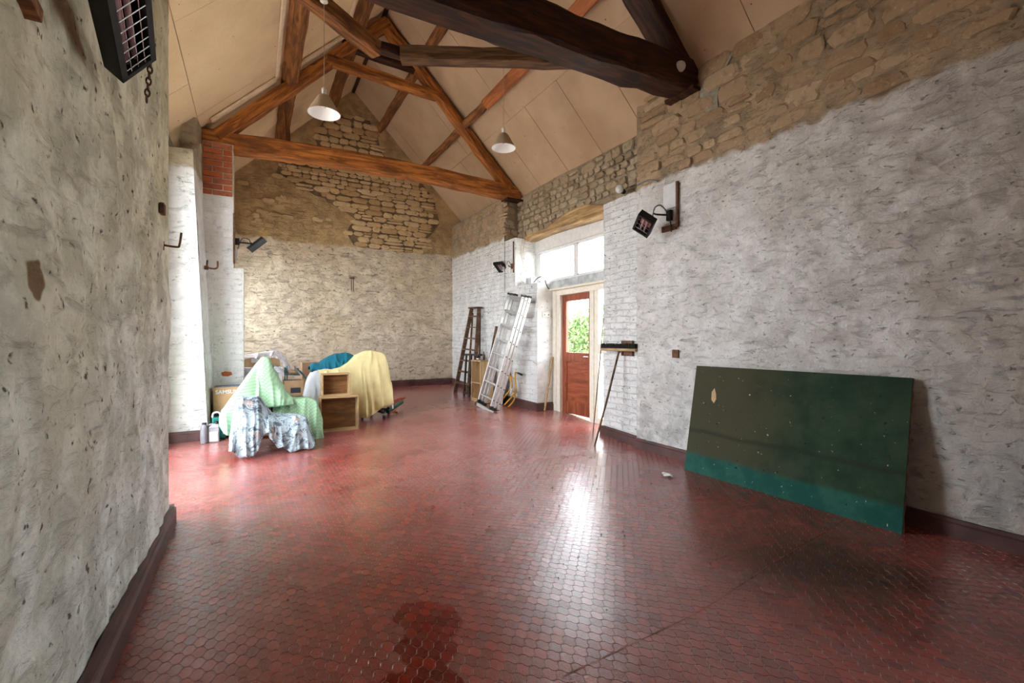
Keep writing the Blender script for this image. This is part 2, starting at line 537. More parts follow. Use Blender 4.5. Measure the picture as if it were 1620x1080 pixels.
M['timber_orange'] = timber('stained_oak_orange', (0.19, 0.058, 0.012), (0.54, 0.19, 0.038))
M['timber_mid'] = timber('stained_oak_mid', (0.14, 0.050, 0.016), (0.36, 0.145, 0.045))
M['timber_brown'] = timber('smoked_oak_brown', (0.075, 0.036, 0.016), (0.20, 0.105, 0.05))
M['timber_tan'] = timber('bare_oak_tan', (0.26, 0.14, 0.055), (0.50, 0.30, 0.13))
M['timber_red'] = timber('orange_red_timber', (0.34, 0.10, 0.028), (0.50, 0.17, 0.05))  # orange red wood of one purlin length
M['lintel'] = timber('lintel_oak', (0.30, 0.17, 0.07), (0.62, 0.42, 0.20))
M['pine'] = timber('pale_pine', (0.42, 0.27, 0.13), (0.58, 0.40, 0.21), 0.55)
M['ply'] = timber('drawer_bottom_ply', (0.17, 0.075, 0.026), (0.33, 0.16, 0.06), 0.55)
M['drawer_wood'] = timber('drawer_side_wood', (0.42, 0.26, 0.12), (0.60, 0.41, 0.22), 0.5)
M['wood_brown'] = timber('weathered_brown_wood', (0.10, 0.055, 0.03), (0.22, 0.13, 0.075), 0.7)
M['wood_black'] = timber('dark_stained_wood', (0.018, 0.012, 0.009), (0.06, 0.035, 0.025), 0.5)
M['door_wood'] = timber('red_brown_door_wood', (0.24, 0.050, 0.018), (0.38, 0.095, 0.035), 0.42, spec=0.5)
M['batten'] = None
M['batten'] = plain('pale_batten', (0.78, 0.63, 0.44), 0.7, var=0.08)
M['skirting'] = plain('maroon_skirting', (0.085, 0.036, 0.032), 0.45, var=0.35, sc=6)
M['grout'] = plain('pale_pink_grout', (0.50, 0.28, 0.245), 0.8, var=0.25, sc=4)
M['white_paint'] = plain('white_gloss_paint', (0.76, 0.76, 0.75), 0.4, var=0.06)
M['cream_paint'] = plain('cream_gloss_paint', (0.78, 0.73, 0.62), 0.4, var=0.06)
M['grey_paint'] = plain('weathered_grey_paint', (0.50, 0.52, 0.52), 0.7, var=0.25, sc=8)
M['black_metal'] = plain('black_enamel', (0.016, 0.016, 0.015), 0.6, var=0.3, spec=0.25)
M['black_plastic'] = plain('black_plastic', (0.02, 0.02, 0.022), 0.5)
M['steel'] = plain('brushed_steel', (0.62, 0.62, 0.60), 0.25, 1.0)
M['chrome'] = plain('polished_reflector', (0.75, 0.74, 0.72), 0.12, 1.0, bump=0.02)
M['alu'] = plain('dull_aluminium', (0.60, 0.60, 0.59), 0.42, 0.85, var=0.1)
M['rust'] = plain('rusty_iron', (0.14, 0.065, 0.035), 0.9, var=0.5, sc=30)
M['yellow_enamel'] = plain('yellow_enamel', (0.72, 0.36, 0.02), 0.35, var=0.15)
M['cardboard'] = plain('cardboard', (0.50, 0.32, 0.17), 0.85, var=0.08, sc=10)
M['cardboard_dark'] = plain('brown_cardboard', (0.34, 0.21, 0.12), 0.85, var=0.12, sc=10)
M['white_card'] = plain('white_card', (0.74, 0.73, 0.74), 0.7, var=0.05)
M['blue_print'] = plain('blue_grey_print', (0.10, 0.17, 0.28), 0.6)
M['dark_print'] = plain('charcoal_print', (0.035, 0.045, 0.065), 0.6)
M['red_print'] = plain('red_print', (0.55, 0.05, 0.06), 0.6)
M['grey_plastic'] = plain('grey_plastic', (0.20, 0.20, 0.22), 0.4)
M['grey_plastic_light'] = plain('pale_grey_plastic', (0.34, 0.33, 0.36), 0.4)
M['teal_plastic'] = plain('teal_plastic', (0.005, 0.21, 0.18), 0.35)
M['teal_metal'] = plain('teal_painted_metal', (0.03, 0.16, 0.19), 0.45)
M['label_paper'] = plain('label_paper', (0.70, 0.64, 0.66), 0.6)
M['shade'] = plain('beige_lamp_shade', (0.50, 0.40, 0.27), 0.5, var=0.05)
M['shade_white'] = plain('white_shade_lining', (0.85, 0.84, 0.82), 0.5, var=0.02)
M['cord'] = plain('beige_flex', (0.45, 0.37, 0.27), 0.6)
M['orange_cord'] = plain('orange_flex', (0.62, 0.12, 0.05), 0.5)
M['green_metal'] = plain('dark_green_metal', (0.01, 0.07, 0.045), 0.4)
M['bristle'] = plain('black_bristle', (0.012, 0.011, 0.010), 0.9)
M['socket'] = plain('ivory_plastic', (0.74, 0.71, 0.63), 0.4, var=0.03)
M['glass'] = glass_mat('window_glass')
M['bulb_glass'] = plain('frosted_lamp_glass', (0.72, 0.70, 0.66), 0.12, var=0.1)
M['paper'] = plain('crumpled_paper', (0.75, 0.74, 0.73), 0.8)
M['crumb'] = plain('dry_leaf_crumb', (0.035, 0.025, 0.018), 0.9)
M['quartz'] = plain('heater_quartz_tube', (0.50, 0.36, 0.37), 0.2)


def cloth_mat(name, base, pattern):
    g = G(name)
    p = g.n('ShaderNodeTexCoord').outputs['UV']
    wv = g.noise(g.obj(), 220.0, 2)
    c = base if len(base) == 3 else base[:3]
    if pattern == 'dots':
        q = g.mapp(p, (1, 1, 1), (0, 0, math.radians(45)))
        d = g.n('ShaderNodeTexVoronoi', {'Vector': q, 'Scale': 34.0, 'Randomness': 0.0}).outputs['Distance']
        c = g.mix(g.step(d, 0.34, 0.26), base, (0.46, 0.62, 0.44))
    elif pattern == 'floral':
        a = g.noise(p, 17.0, 5, 0.7, 1.2)
        b = g.voro(p, 7.0)
        c = g.mix(g.step(a, 0.50, 0.56), base, (0.10, 0.13, 0.16))
        c = g.mix(g.math('MULTIPLY', g.step(b, 0.32, 0.22), g.step(g.noise(p, 40, 3), 0.4, 0.55)), c, (0.48, 0.38, 0.34))
        c = g.mix(g.step(g.noise(p, 5.0, 2), 0.55, 0.62), c, base)
        c = g.mix(g.math('MULTIPLY', g.step(g.noise(p, 30, 4, 0.7), 0.56, 0.6), 0.6), c, (0.16, 0.20, 0.24))
    else:
        c = g.mix(g.step(g.noise(g.obj(), 6.0, 3), 0.35, 0.65), tuple(x * 0.9 for x in base), base)
    return g.done(c, 0.9, g.bump(wv, 0.15, 0.002), 0.2)


M['cloth_green'] = cloth_mat('green_dotted_cotton', (0.30, 0.51, 0.30), 'dots')
M['cloth_floral'] = cloth_mat('grey_floral_cotton', (0.40, 0.48, 0.52), 'floral')
M['cloth_yellow'] = cloth_mat('yellow_cotton', (0.82, 0.70, 0.36), 'none')
M['cloth_white'] = cloth_mat('white_sheet', (0.72, 0.74, 0.80), 'none')
M['cloth_teal'] = cloth_mat('teal_fabric', (0.015, 0.15, 0.22), 'none')


def film_mat():
    g = G('clear_plastic_film')
    tr = g.n('ShaderNodeBsdfTransparent', {'Color': (0.97, 0.97, 1, 1)})
    df = g.n('ShaderNodeBsdfDiffuse', {'Color': (0.80, 0.80, 0.86, 1)})
    gl = g.n('ShaderNodeBsdfGlossy', {'Roughness': 0.15})
    nz = g.step(g.noise(g.obj(), 9.0, 4, 0.6), 0.3, 0.7)
    m1 = g.n('ShaderNodeMixShader', {0: g.math('ADD', 0.35, g.math('MULTIPLY', nz, 0.4)), 1: tr.outputs[0], 2: df.outputs[0]})
    m2 = g.n('ShaderNodeMixShader', {0: 0.12, 1: m1.outputs[0], 2: gl.outputs[0]})
    g.nt.links.new(m2.outputs[0], g.out.inputs['Surface'])
    return g.m


M['film'] = film_mat()


def ceiling_mat(name, lo, hi):
    g = G(name)
    p = g.pos()
    big = g.noise(p, 1.1, 4, 0.6)
    fine = g.noise(p, 90.0, 3, 0.6)
    c = g.mix(g.step(big, 0.35, 0.68), lo, hi)
    c = g.mix(g.math('MULTIPLY', g.step(fine, 0.45, 0.7), 0.18), c, (0.40, 0.29, 0.19))
    sp = g.noise(p, 24.0, 2, 0.4)
    c = g.mix(g.step(sp, 0.76, 0.79), c, (0.06, 0.04, 0.03))
    st = g.noise(g.mapp(p, loc=(5, 2, 1)), 0.9, 3, 0.5)
    c = g.mix(g.math('MULTIPLY', g.step(st, 0.60, 0.76), 0.45), c, (0.34, 0.25, 0.18))
    return g.done(c, 0.85, g.bump(fine, 0.12, 0.003), 0.2)


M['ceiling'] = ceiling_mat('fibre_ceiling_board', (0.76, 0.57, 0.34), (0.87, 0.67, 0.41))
M['ceiling_shaded'] = ceiling_mat('shaded_ceiling_board', (0.49, 0.335, 0.21), (0.59, 0.42, 0.275))  # right slope boards: browner, with their weaker light painted into the colour
M['ceiling_gap'] = plain('ceiling_joint', (0.16, 0.11, 0.07), 0.9)


def board_mat():
    g = G('green_painted_board')
    p = g.pos()
    z = g.sep(p)[2]
    y = g.sep(p)[1]
    n = g.noise(p, 3.0, 5, 0.65)
    c = g.mix(g.step(n, 0.35, 0.65), (0.014, 0.035, 0.018), (0.028, 0.056, 0.028))
    # brown patch towards the left and the teal strip of the other paint along the bottom
    br = g.math('MULTIPLY', g.step(g.math('ADD', y, g.math('MULTIPLY', n, 0.8)), 2.2, 2.9), 0.75)
    c = g.mix(br, c, (0.065, 0.056, 0.030))
    zz = g.math('ADD', z, g.math('MULTIPLY', g.noise(p, 2.0, 2), 0.05))
    c = g.mix(g.step(zz, 0.215, 0.165), c, g.mix(g.step(n, 0.4, 0.6), (0.008, 0.07, 0.056), (0.022, 0.105, 0.078)))
    ln = g.math('ABSOLUTE', g.math('SUBTRACT', zz, 0.405))
    c = g.mix(g.math('MULTIPLY', g.step(ln, 0.035, 0.0), 0.6), c, (0.02, 0.024, 0.016))
    c = g.mix(g.step(g.noise(p, 38.0, 2, 0.4), 0.74, 0.77), c, (0.36, 0.36, 0.31))
    c = g.mix(g.step(g.noise(g.mapp(p, loc=(2, 7, 1)), 26.0, 3, 0.5), 0.70, 0.74), c, (0.012, 0.014, 0.010))
    return g.done(c, 0.8, g.bump(g.noise(p, 45, 4), 0.35, 0.004), 0.2)


M['board'] = board_mat()
M['board_edge'] = plain('board_edge_fibre', (0.13, 0.085, 0.06), 0.95, var=0.4, sc=25, bump=0.6)
M['tile_obj'] = floor_tile_mat('red_clay_tile', True)
M['tile_bulk'] = floor_tile_mat('red_clay_tile_far', False)

# ------------------------------------------------------------------ floor with wavy interlocking clay tiles
X_L, X_R = -0.5, 3.9
fl = MB()
ys = [-2.9, 0, 2, 4.0, 6, 8, 9.6]
for a, b in zip(ys[:-1], ys[1:]):
    fl.add([(-1.1, a, fz(a)), (4.75, a, fz(a)), (4.75, b, fz(b)), (-1.1, b, fz(b))], [(0, 1, 2, 3)])
    fl.add([(-1.1, a, fz(a) - .2), (4.75, a, fz(a) - .2), (4.75, b, fz(b) - .2), (-1.1, b, fz(b) - .2)], [(3, 2, 1, 0)])
floor = tag(fl.build('floor', M['grout']), 'red clay tile floor with pale joints', kind='structure')
PT = 0.0512
ANG = math.radians(43)
ca, sa = math.cos(ANG), math.sin(ANG)
# local u axis points along world (sin, cos) so that the rows run diagonally across the room
UX, UY = np.array([math.sin(ANG), math.cos(ANG)]), np.array([math.cos(ANG), -math.sin(ANG)])


def tile_outline(k):
    """wavy square around the origin, k points a side, anticlockwise in (u,v)"""
    a, g = 0.095 * PT, 0.0011
    pts = []
    t = np.linspace(0, 1, k, endpoint=False)
    w_ = a * np.sin(2 * np.pi * t)
    h = PT / 2
    pts += [(-h + s_ * PT, -h + q) for s_, q in zip(t, w_)]
    pts += [(h + q, -h + s_ * PT) for s_, q in zip(t, w_)]
    w2 = a * np.sin(2 * np.pi * (1 - t))
    pts += [(h - s_ * PT, h + q) for s_, q in zip(t, w2)]
    pts += [(-h + q, h - s_ * PT) for s_, q in zip(t, w2)]
    P = np.array(pts)
    return P * (1 - g / h)


def tile_world(P):
    return np.outer(P[:, 1], UX) + np.outer(P[:, 0], UY)


ii, jj = np.meshgrid(np.arange(-160, 300), np.arange(-220, 230), indexing='ij')
cen = np.stack([ii.ravel() * PT, jj.ravel() * PT], 1)
cw = np.outer(cen[:, 0], UX) + np.outer(cen[:, 1], UY)


def inside(c):
    x, y = c[:, 0], c[:, 1]
    xr = np.where(y < 3.9, 3.9, np.where(y < 4.55, 3.96, np.where(y < 6.12, 4.40, 3.9)))
    xl = np.where((y > 3.87) & (y < 6.2), -0.83, -0.5)
    return (x > xl + 0.0) & (x < xr) & (y > -0.2) & (y < 9.28)


ok = inside(cw)
cw = cw[ok]
fx, fy = math.sin(YAW), math.cos(YAW)
dep = cw[:, 0] * fx + cw[:, 1] * fy
lat = (cw[:, 0] * fy - cw[:, 1] * fx) / np.maximum(dep, 1e-3)
scr_y = 1.25 / np.maximum(dep, 1e-3)
vis = (dep > 0.5) & (np.abs(lat) < 1.2) & (scr_y < 0.80)
cw, dep, lat, scr_y = cw[vis], dep[vis], lat[vis], scr_y[vis]
full = (np.abs(lat) < 1.10) & (scr_y < 0.735)
order = np.argsort(np.where(full, dep, dep + 100))
near = order[:300]
mask = np.ones(len(cw), bool)
mask[near] = False
TH = 0.0013
O6 = tile_outline(6)
W6 = tile_world(O6)
n6 = len(W6)
c1 = 0.96
tv = [(x, y, 0.0) for x, y in W6] + [(x, y, TH - 0.0005) for x, y in W6] + [(x * c1, y * c1, TH) for x, y in W6]
tf = [tuple(n6 + (i + d) % n6 if False else i for i in ()) for d in ()]
tf = [(i, (i + 1) % n6, n6 + (i + 1) % n6, n6 + i) for i in range(n6)]
tf += [(n6 + i, n6 + (i + 1) % n6, 2 * n6 + (i + 1) % n6, 2 * n6 + i) for i in range(n6)]
tf += [tuple(range(2 * n6, 3 * n6))]
ar = sum(W6[i][0] * W6[(i + 1) % n6][1] - W6[(i + 1) % n6][0] * W6[i][1] for i in range(n6))
if ar < 0: tf = [f[::-1] for f in tf]
tile_me = bpy.data.meshes.new('tile')
tile_me.from_pydata(tv, [], tf)
tile_me.materials.append(M['tile_obj'])
for k in near:
    o = bpy.data.objects.new('tile', tile_me)
    o.location = (cw[k, 0], cw[k, 1], fz(cw[k, 1]))
    o.rotation_euler = (rnd.gauss(0, 0.006), rnd.gauss(0, 0.006), 0)
    o.parent = floor
    COL.objects.link(o)


def tile_bulk(sel, k, name):
    Wk = tile_world(tile_outline(k))
    nk = len(Wk)
    m = len(sel)
    rg = np.random.RandomState(5)
    base = np.zeros((m, 2 * nk, 3))
    base[:, :nk, :2] = Wk[None] + sel[:, None, :]
    base[:, nk:, :2] = Wk[None] * 0.985 + sel[:, None, :]
    tilt = rg.normal(0, 0.006, (m, 1, 2))
    lift = (base[:, nk:, :2] - sel[:, None, :]) * tilt
    base[:, :nk, 2] = fz_np(base[:, :nk, 1]) + 0.0002
    base[:, nk:, 2] = fz_np(base[:, nk:, 1]) + TH + lift.sum(-1)
    me = bpy.data.meshes.new(name)
    nv = m * 2 * nk
    me.vertices.add(nv)
    me.vertices.foreach_set('co', base.reshape(-1))
    sgn = 1 if ar > 0 else -1
    side = np.array([[i, (i + 1) % nk, nk + (i + 1) % nk, nk + i][::sgn] for i in range(nk)])
    top = np.arange(nk, 2 * nk)[::sgn]
    off = (np.arange(m) * 2 * nk)[:, None]
    loops = np.concatenate([(side.reshape(1, -1) + off), top[None] + off], 1)
    me.loops.add(loops.size)
    me.loops.foreach_set('vertex_index', loops.reshape(-1).astype(np.int32))
    cnt = np.tile(np.array([4] * nk + [nk]), m)
    st = np.concatenate([[0], np.cumsum(cnt)[:-1]])
    me.polygons.add(len(cnt))
    me.polygons.foreach_set('loop_start', st.astype(np.int32))
    me.polygons.foreach_set('loop_total', cnt.astype(np.int32))
    me.polygons.foreach_set('use_smooth', np.zeros(len(cnt), dtype=bool))
    me.update(calc_edges=True)
    at = me.attributes.new('tint', 'FLOAT_COLOR', 'FACE')
    tint = rg.rand(m, 4)
    at.data.foreach_set('color', np.repeat(tint, nk + 1, axis=0).reshape(-1))
    me.validate()
    return tag(link_mesh(name, me, M['tile_bulk'], floor), kind='stuff')


rest = cw[mask]
rd = dep[mask]
split = rd < 3.6
# one joined part: the tiles too many or too far to pick apart singly
o1 = tile_bulk(rest[split], 6, 'tiles_near')
o2 = tile_bulk(rest[~split], 4, 'tiles_far')
o1.name, o2.name = 'tile_field', 'tile_field_far'

# cracked movement joints across the floor
M['joint_filler'] = plain('brown_joint_filler', (0.19, 0.06, 0.03), 0.8, var=0.4, sc=12)
for pts in ([(-0.46, 3.30), (-0.2, 3.34), (0.12, 3.37), (0.3, 3.385)], [(1.0, 1.375), (1.5, 1.385), (1.85, 1.40), (2.43, 1.477), (3.0, 1.545), (3.62, 1.611)]):
    m = MB()
    c_ = curve_pts([(x, y, TH + 0.0012) for x, y in pts], 8)
    for i in range(len(c_) - 1):
        w0, w1 = [.0022 + .0014 * math.sin(q * 1.7) for q in (i, i + 1)]
        p0, p1 = c_[i], c_[i + 1]
        m.add([p0 - Vector((0, w0, 0)), p1 - Vector((0, w1, 0)), p1 + Vector((0, w1, 0)), p0 + Vector((0, w0, 0))], [(0, 1, 2, 3)])
    m.build('movement_joint', M['joint_filler'], floor)

# ------------------------------------------------------------------ walls


def struct(o):
    o['kind'] = 'structure'
    return o


def roofz(x):
    return min(7.87 - x, 4.45 + x)


CELL = 0.045
# near right wall
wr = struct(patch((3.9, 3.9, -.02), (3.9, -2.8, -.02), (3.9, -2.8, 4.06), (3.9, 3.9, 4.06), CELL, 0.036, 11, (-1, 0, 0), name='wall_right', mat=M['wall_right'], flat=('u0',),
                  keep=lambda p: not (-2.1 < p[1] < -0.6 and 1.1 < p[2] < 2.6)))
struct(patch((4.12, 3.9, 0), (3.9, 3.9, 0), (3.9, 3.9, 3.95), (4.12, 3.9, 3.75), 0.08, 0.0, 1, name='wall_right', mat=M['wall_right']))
# pilaster beside the door
pil = struct(patch((3.96, 4.55, .0), (3.96, 3.88, .0), (3.96, 3.88, 3.03), (3.96, 4.55, 3.01), CELL, 0.008, 12, (-1, 0, 0), name='wall_right', mat=M['wall_brick_white'], flat=('u0',)))
struct(patch((4.4, 4.55, 0), (3.96, 4.55, 0), (3.96, 4.55, 3.01), (4.4, 4.55, 3.01), 0.08, 0.006, 13, name='wall_right', mat=M['jamb']))
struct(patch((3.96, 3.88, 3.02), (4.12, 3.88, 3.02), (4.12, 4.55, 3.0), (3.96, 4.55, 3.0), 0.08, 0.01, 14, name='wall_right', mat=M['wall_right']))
# stone wall over the door
over = struct(patch((4.1, 7.0, 2.96), (4.1, 3.86, 2.96), (4.1, 3.86, 3.9), (4.1, 7.0, 3.9), CELL, 0.016, 15, (-1, 0, 0), name='wall_right', mat=M['wall_stone_back'], keep=lambda p: p[2] > 2.98))
# lower white wall left of the door and its reveals
low = struct(patch((3.82, 6.95, .1), (3.95, 6.12, .1), (3.95, 6.12, 2.17), (3.82, 6.95, 2.17), CELL, 0.016, 16, (-1, 0, 0), name='wall_right', mat=M['wall_brick_white'], flat=('u1', 'v1')))
struct(patch((3.82, 6.95, 2.17), (3.865, 6.68, 2.17), (3.865, 6.68, 2.99), (3.82, 6.95, 2.97), CELL, 0.010, 16, (-1, 0, 0), name='wall_right', mat=M['wall_brick_white'], flat=('u1', 'v0')))
struct(patch((3.95, 6.12, .1), (4.4, 6.12, .1), (4.4, 6.12, 2.17), (3.95, 6.12, 2.17), CELL, 0.006, 17, name='wall_right', mat=M['jamb'], flat=('u0', 'v1')))
struct(patch((3.95, 6.12, 2.17), (4.4, 6.12, 2.17), (4.4, 6.68, 2.17), (3.865, 6.68, 2.17), 0.06, 0.004, 18, name='wall_right', mat=M['jamb'], flat=('u0', 'v0', 'v1')))
struct(patch((3.865, 6.68, 2.17), (4.4, 6.68, 2.17), (4.4, 6.68, 2.99), (3.865, 6.68, 2.99), CELL, 0.005, 19, name='wall_right', mat=M['jamb'], flat=('u0', 'v0')))
struct(patch((3.82, 6.95, 2.98), (3.865, 6.66, 2.99), (4.12, 6.66, 2.99), (4.12, 6.95, 2.98), 0.06, 0.0, 20, name='wall_right', mat=M['mortar_dark']))
# far right wall and the return of its thicker upper part
far = struct(patch((3.80, 9.35, .2), (3.82, 6.95, .1), (3.80, 6.95, 3.72), (3.79, 9.35, 3.74), CELL, 0.018, 21, (-1, 0, 0), name='wall_right', mat=M['wall_brick_white'], flat=('u1',)))
ret = struct(patch((3.80, 6.95, 2.97), (4.14, 6.95, 2.97), (4.14, 6.95, 3.72), (3.80, 6.95, 3.72), CELL, 0.012, 22, name='wall_right', mat=M['wall_stone_back'], flat=('u0',)))
struct(patch((3.79, 6.95, 3.72), (4.3, 6.95, 3.72), (4.3, 9.35, 3.74), (3.79, 9.35, 3.74), 0.15, 0.0, 22, name='wall_right', mat=M['wall_stone_back']))
# masonry behind these faces, with the door and window opening left free
sh = MB()
sh.box(3.95, 4.5, -2.8, -2.1, -.1, 3.9)
sh.box(3.95, 4.5, -.6, 3.9, -.1, 3.9)
sh.box(3.95, 4.5, -2.1, -.6, -.1, 1.1)
sh.box(3.95, 4.5, -2.1, -.6, 2.6, 3.9)
sh.box(4.12, 4.5, 3.9, 4.56, -.1, 3.0)
sh.box(4.14, 4.5, 3.88, 7.0, 3.02, 3.5)
sh.box(4.37, 4.42, 6.13, 6.69, -.1, 2.16)
sh.box(4.37, 4.42, 6.69, 9.5, -.1, 3.4)
struct(sh.build('wall_right', M['jamb']))

# end wall (gable)
end = struct(patch((-0.75, 9.3, .1), (4.3, 9.3, .1), (4.3, 9.3, 6.3), (-0.75, 9.3, 6.3), 0.05, 0.022, 31, (0, -1, 0), name='wall_end', mat=M['wall_end'],
                   keep=lambda p: p[2] < roofz(p[0]) + 0.1, lump=8.0))
bk = MB()
bk.add([(-.9, 9.4, -.1), (4.7, 9.4, -.1), (4.7, 9.4, 3.25), (1.71, 9.4, 6.25), (-.9, 9.4, 3.6)], [(0, 1, 2, 3, 4)])
struct(bk.build('wall_end', M['wall_stone_back']))

# near left wall
lw = struct(patch((-0.5, -2.8, -.02), (-0.5, 3.86, -.02), (-0.5, 3.86, 3.97), (-0.5, -2.8, 3.97), CELL, 0.034, 41, (1, 0, 0), name='wall_left', mat=M['wall_left'], lump=6.0, flat=('u1',)))
struct(patch((-0.5, 3.86, -.02), (-0.86, 3.86, -.02), (-0.86, 3.86, 3.6), (-0.5, 3.86, 3.97), CELL, 0.02, 42, (0, 1, 0), name='wall_left', mat=M['wall_left'], flat=('u0',)))
struct(patch((-.86, 5.90, .08), (-.86, 6.24, .1), (-.86, 6.24, 3.34), (-.86, 5.90, 3.34), .06, .01, 49, (1, 0, 0), name='wall_left', mat=M['jamb']))  # unseen wall piece, added to cut the window light on the jamb
# rough jamb on the far side of the left opening, leaning back as it rises
jb = struct(patch((-0.90, 6.2, .1), (-0.44, 6.2, .1), (-0.585, 6.2, 3.38), (-0.90, 6.2, 3.38), 0.04, 0.028, 43, (0, -1, 0), name='wall_left', mat=M['jamb']))
struct(patch((-0.44, 6.2, .1), (-0.42, 6.80, .1), (-0.555, 6.80, 3.7), (-0.585, 6.2, 3.38), 0.04, 0.022, 44, (1, 0, 0), name='wall_left', mat=M['jamb']))
struct(patch((-0.90, 6.2, 3.38), (-0.585, 6.2, 3.38), (-0.57, 6.45, 3.42), (-0.90, 6.45, 3.42), 0.05, 0.015, 45, (0, 0, 1), name='wall_left', mat=M['jamb']))
struct(patch((-0.74, 6.45, 3.36), (-0.57, 6.45, 3.36), (-0.57, 6.45, 3.85), (-0.70, 6.45, 3.85), 0.03, 0.02, 46, (0, -1, 0), name='wall_left', mat=M['wall_stone_back']))
struct(patch((-0.57, 6.45, 3.36), (-0.55, 6.85, 3.36), (-0.55, 6.85, 3.85), (-0.57, 6.45, 3.85), 0.04, 0.015, 47, (1, 0, 0), name='wall_left', mat=M['wall_stone_back']))
# left wall beyond the pier, and masonry behind
struct(patch((-0.5, 6.8, .1), (-0.5, 9.35, .1), (-0.5, 9.35, 3.95), (-0.5, 6.8, 3.95), 0.08, 0.02, 48, (1, 0, 0), name='wall_left', mat=M['wall_end'],
             keep=lambda p: not (7.5 < p[1] < 8.9 and 1.0 < p[2] < 2.75)))
sh = MB()
sh.box(-1.1, -.55, -2.8, 3.84, -.1, 3.4)
sh.box(-1.1, -.88, 5.92, 6.24, -.1, 3.4)
sh.box(-1.1, -.92, 6.24, 6.8, -.1, 3.4)
sh.box(-.80, -.56, 6.8, 7.5, -.1, 3.6)
sh.box(-.80, -.56, 8.9, 9.5, -.1, 3.6)
sh.box(-.80, -.56, 7.5, 8.9, -.1, 1.0)
sh.box(-.80, -.56, 7.5, 8.9, 2.75, 3.6)
struct(sh.build('wall_left', M['wall_stone_back']))
# white boarded head above the left opening
hd = MB()
hd.box(-0.90, -0.84, 3.86, 7.2, 3.30, 3.66)
struct(hd.build('trim_1', M['white_paint']))

# wall behind the camera, and an unseen window added in the right wall to brighten the left one
bw = MB()
bw.add([(-1.1, -2.75, -.1), (4.7, -2.75, -.1), (4.7, -2.75, 3.25), (1.71, -2.75, 6.25), (-.9, -2.75, 3.6)], [(4, 3, 2, 1, 0)])
bw.add([(-1.1, -2.9, -.1), (4.7, -2.9, -.1), (4.7, -2.9, 3.25), (1.71, -2.9, 6.25), (-.9, -2.9, 3.6)], [(0, 1, 2, 3, 4)])
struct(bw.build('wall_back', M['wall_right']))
wy0, wy1, wz0, wz1 = -2.1, -0.6, 1.1, 2.6
wf = MB()
for y in (wy0 + .03, (wy0 + wy1) / 2, wy1 - .03): wf.box(4.30, 4.37, y - .03, y + .03, wz0, wz1)
for z in (wz0 + .03, wz1 - .03): wf.box(4.30, 4.37, wy0, wy1, z - .03, z + .03)
wb = struct(wf.build('added_window_rear', M['white_paint']))
for a_, b_ in ((wy0 + .06, (wy0 + wy1) / 2 - .03), ((wy0 + wy1) / 2 + .03, wy1 - .06)):
    g_ = MB()
    g_.box(4.333, 4.337, a_, b_, wz0 + .06, wz1 - .06)
    g_.build('pane', M['glass'], wb)

# tall glazed opening in the left wall (daylight on the floor comes from here)
wf = MB()
for y in (3.90, 4.90, 5.88): wf.box(-.90, -.84, y - .035, y + .035, .08, 3.32)
for z in (.13, 1.2, 2.3, 3.28): wf.box(-.90, -.84, 3.88, 5.90, z - .035, z + .035)
wl = struct(wf.build('window_2', M['white_paint']))
for (a, b) in ((3.93, 4.87), (4.93, 5.85)):
    for (c, d) in ((.16, 1.17), (1.23, 2.27), (2.33, 3.25)):
        g_ = MB()
        g_.box(-.872, -.868, a, b, c, d)
        g_.build('pane', M['glass'], wl)

# unseen window added beyond the brick pier to brighten the end wall
wf = MB()
for y in (7.53, 8.2, 8.87): wf.box(-.70, -.64, y - .03, y + .03, 1.0, 2.75)
for z in (1.03, 2.72): wf.box(-.70, -.64, 7.5, 8.9, z - .03, z + .03)
wl2 = struct(wf.build('added_window_far', M['white_paint']))
for a_, b_ in ((7.56, 8.17), (8.23, 8.84)):
    g_ = MB()
    g_.box(-.672, -.668, a_, b_, 1.06, 2.69)
    g_.build('pane', M['glass'], wl2)

# skirtings


def skirting(name, pts, h=0.115, t=0.022):
    """pts: plan points along the wall face; the skirting stands on their left-hand side"""
    m = MB()
    P = [Vector((x, y, 0)) for x, y in pts]
    ring = []
    for i, p in enumerate(P):
        d0 = (P[i] - P[i - 1]).normalized() if i > 0 else (P[1] - P[0]).normalized()
        d1 = (P[i + 1] - P[i]).normalized() if i < len(P) - 1 else d0
        n0, n1 = Vector((-d0.y, d0.x, 0)), Vector((-d1.y, d1.x, 0))
        nn = (n0 + n1)
        nn = nn / max(nn.length_squared / 2, 0.3)
        z = fz(p.y)
        ring.append([p + nn * k + Vector((0, 0, z + hh)) for k, hh in ((t, 0), (t, h * .72), (t * .55, h * .80), (t * .5, h * .97), (0.0, h), (-0.02, h))])
    k = len(ring[0])
    for a, b in zip(ring[:-1], ring[1:]):
        m.add(a + b, [(i, k + i, k + i + 1, i + 1) for i in range(k - 1)])
    m.add(ring[0], [tuple(range(k))])
    m.add(ring[-1], [tuple(range(k))[::-1]])
    return struct(m.build(name, M['skirting']))


def densify(a, b, n):
    return [(a[0] + (b[0] - a[0]) * i / n, a[1] + (b[1] - a[1]) * i / n) for i in range(n + 1)]


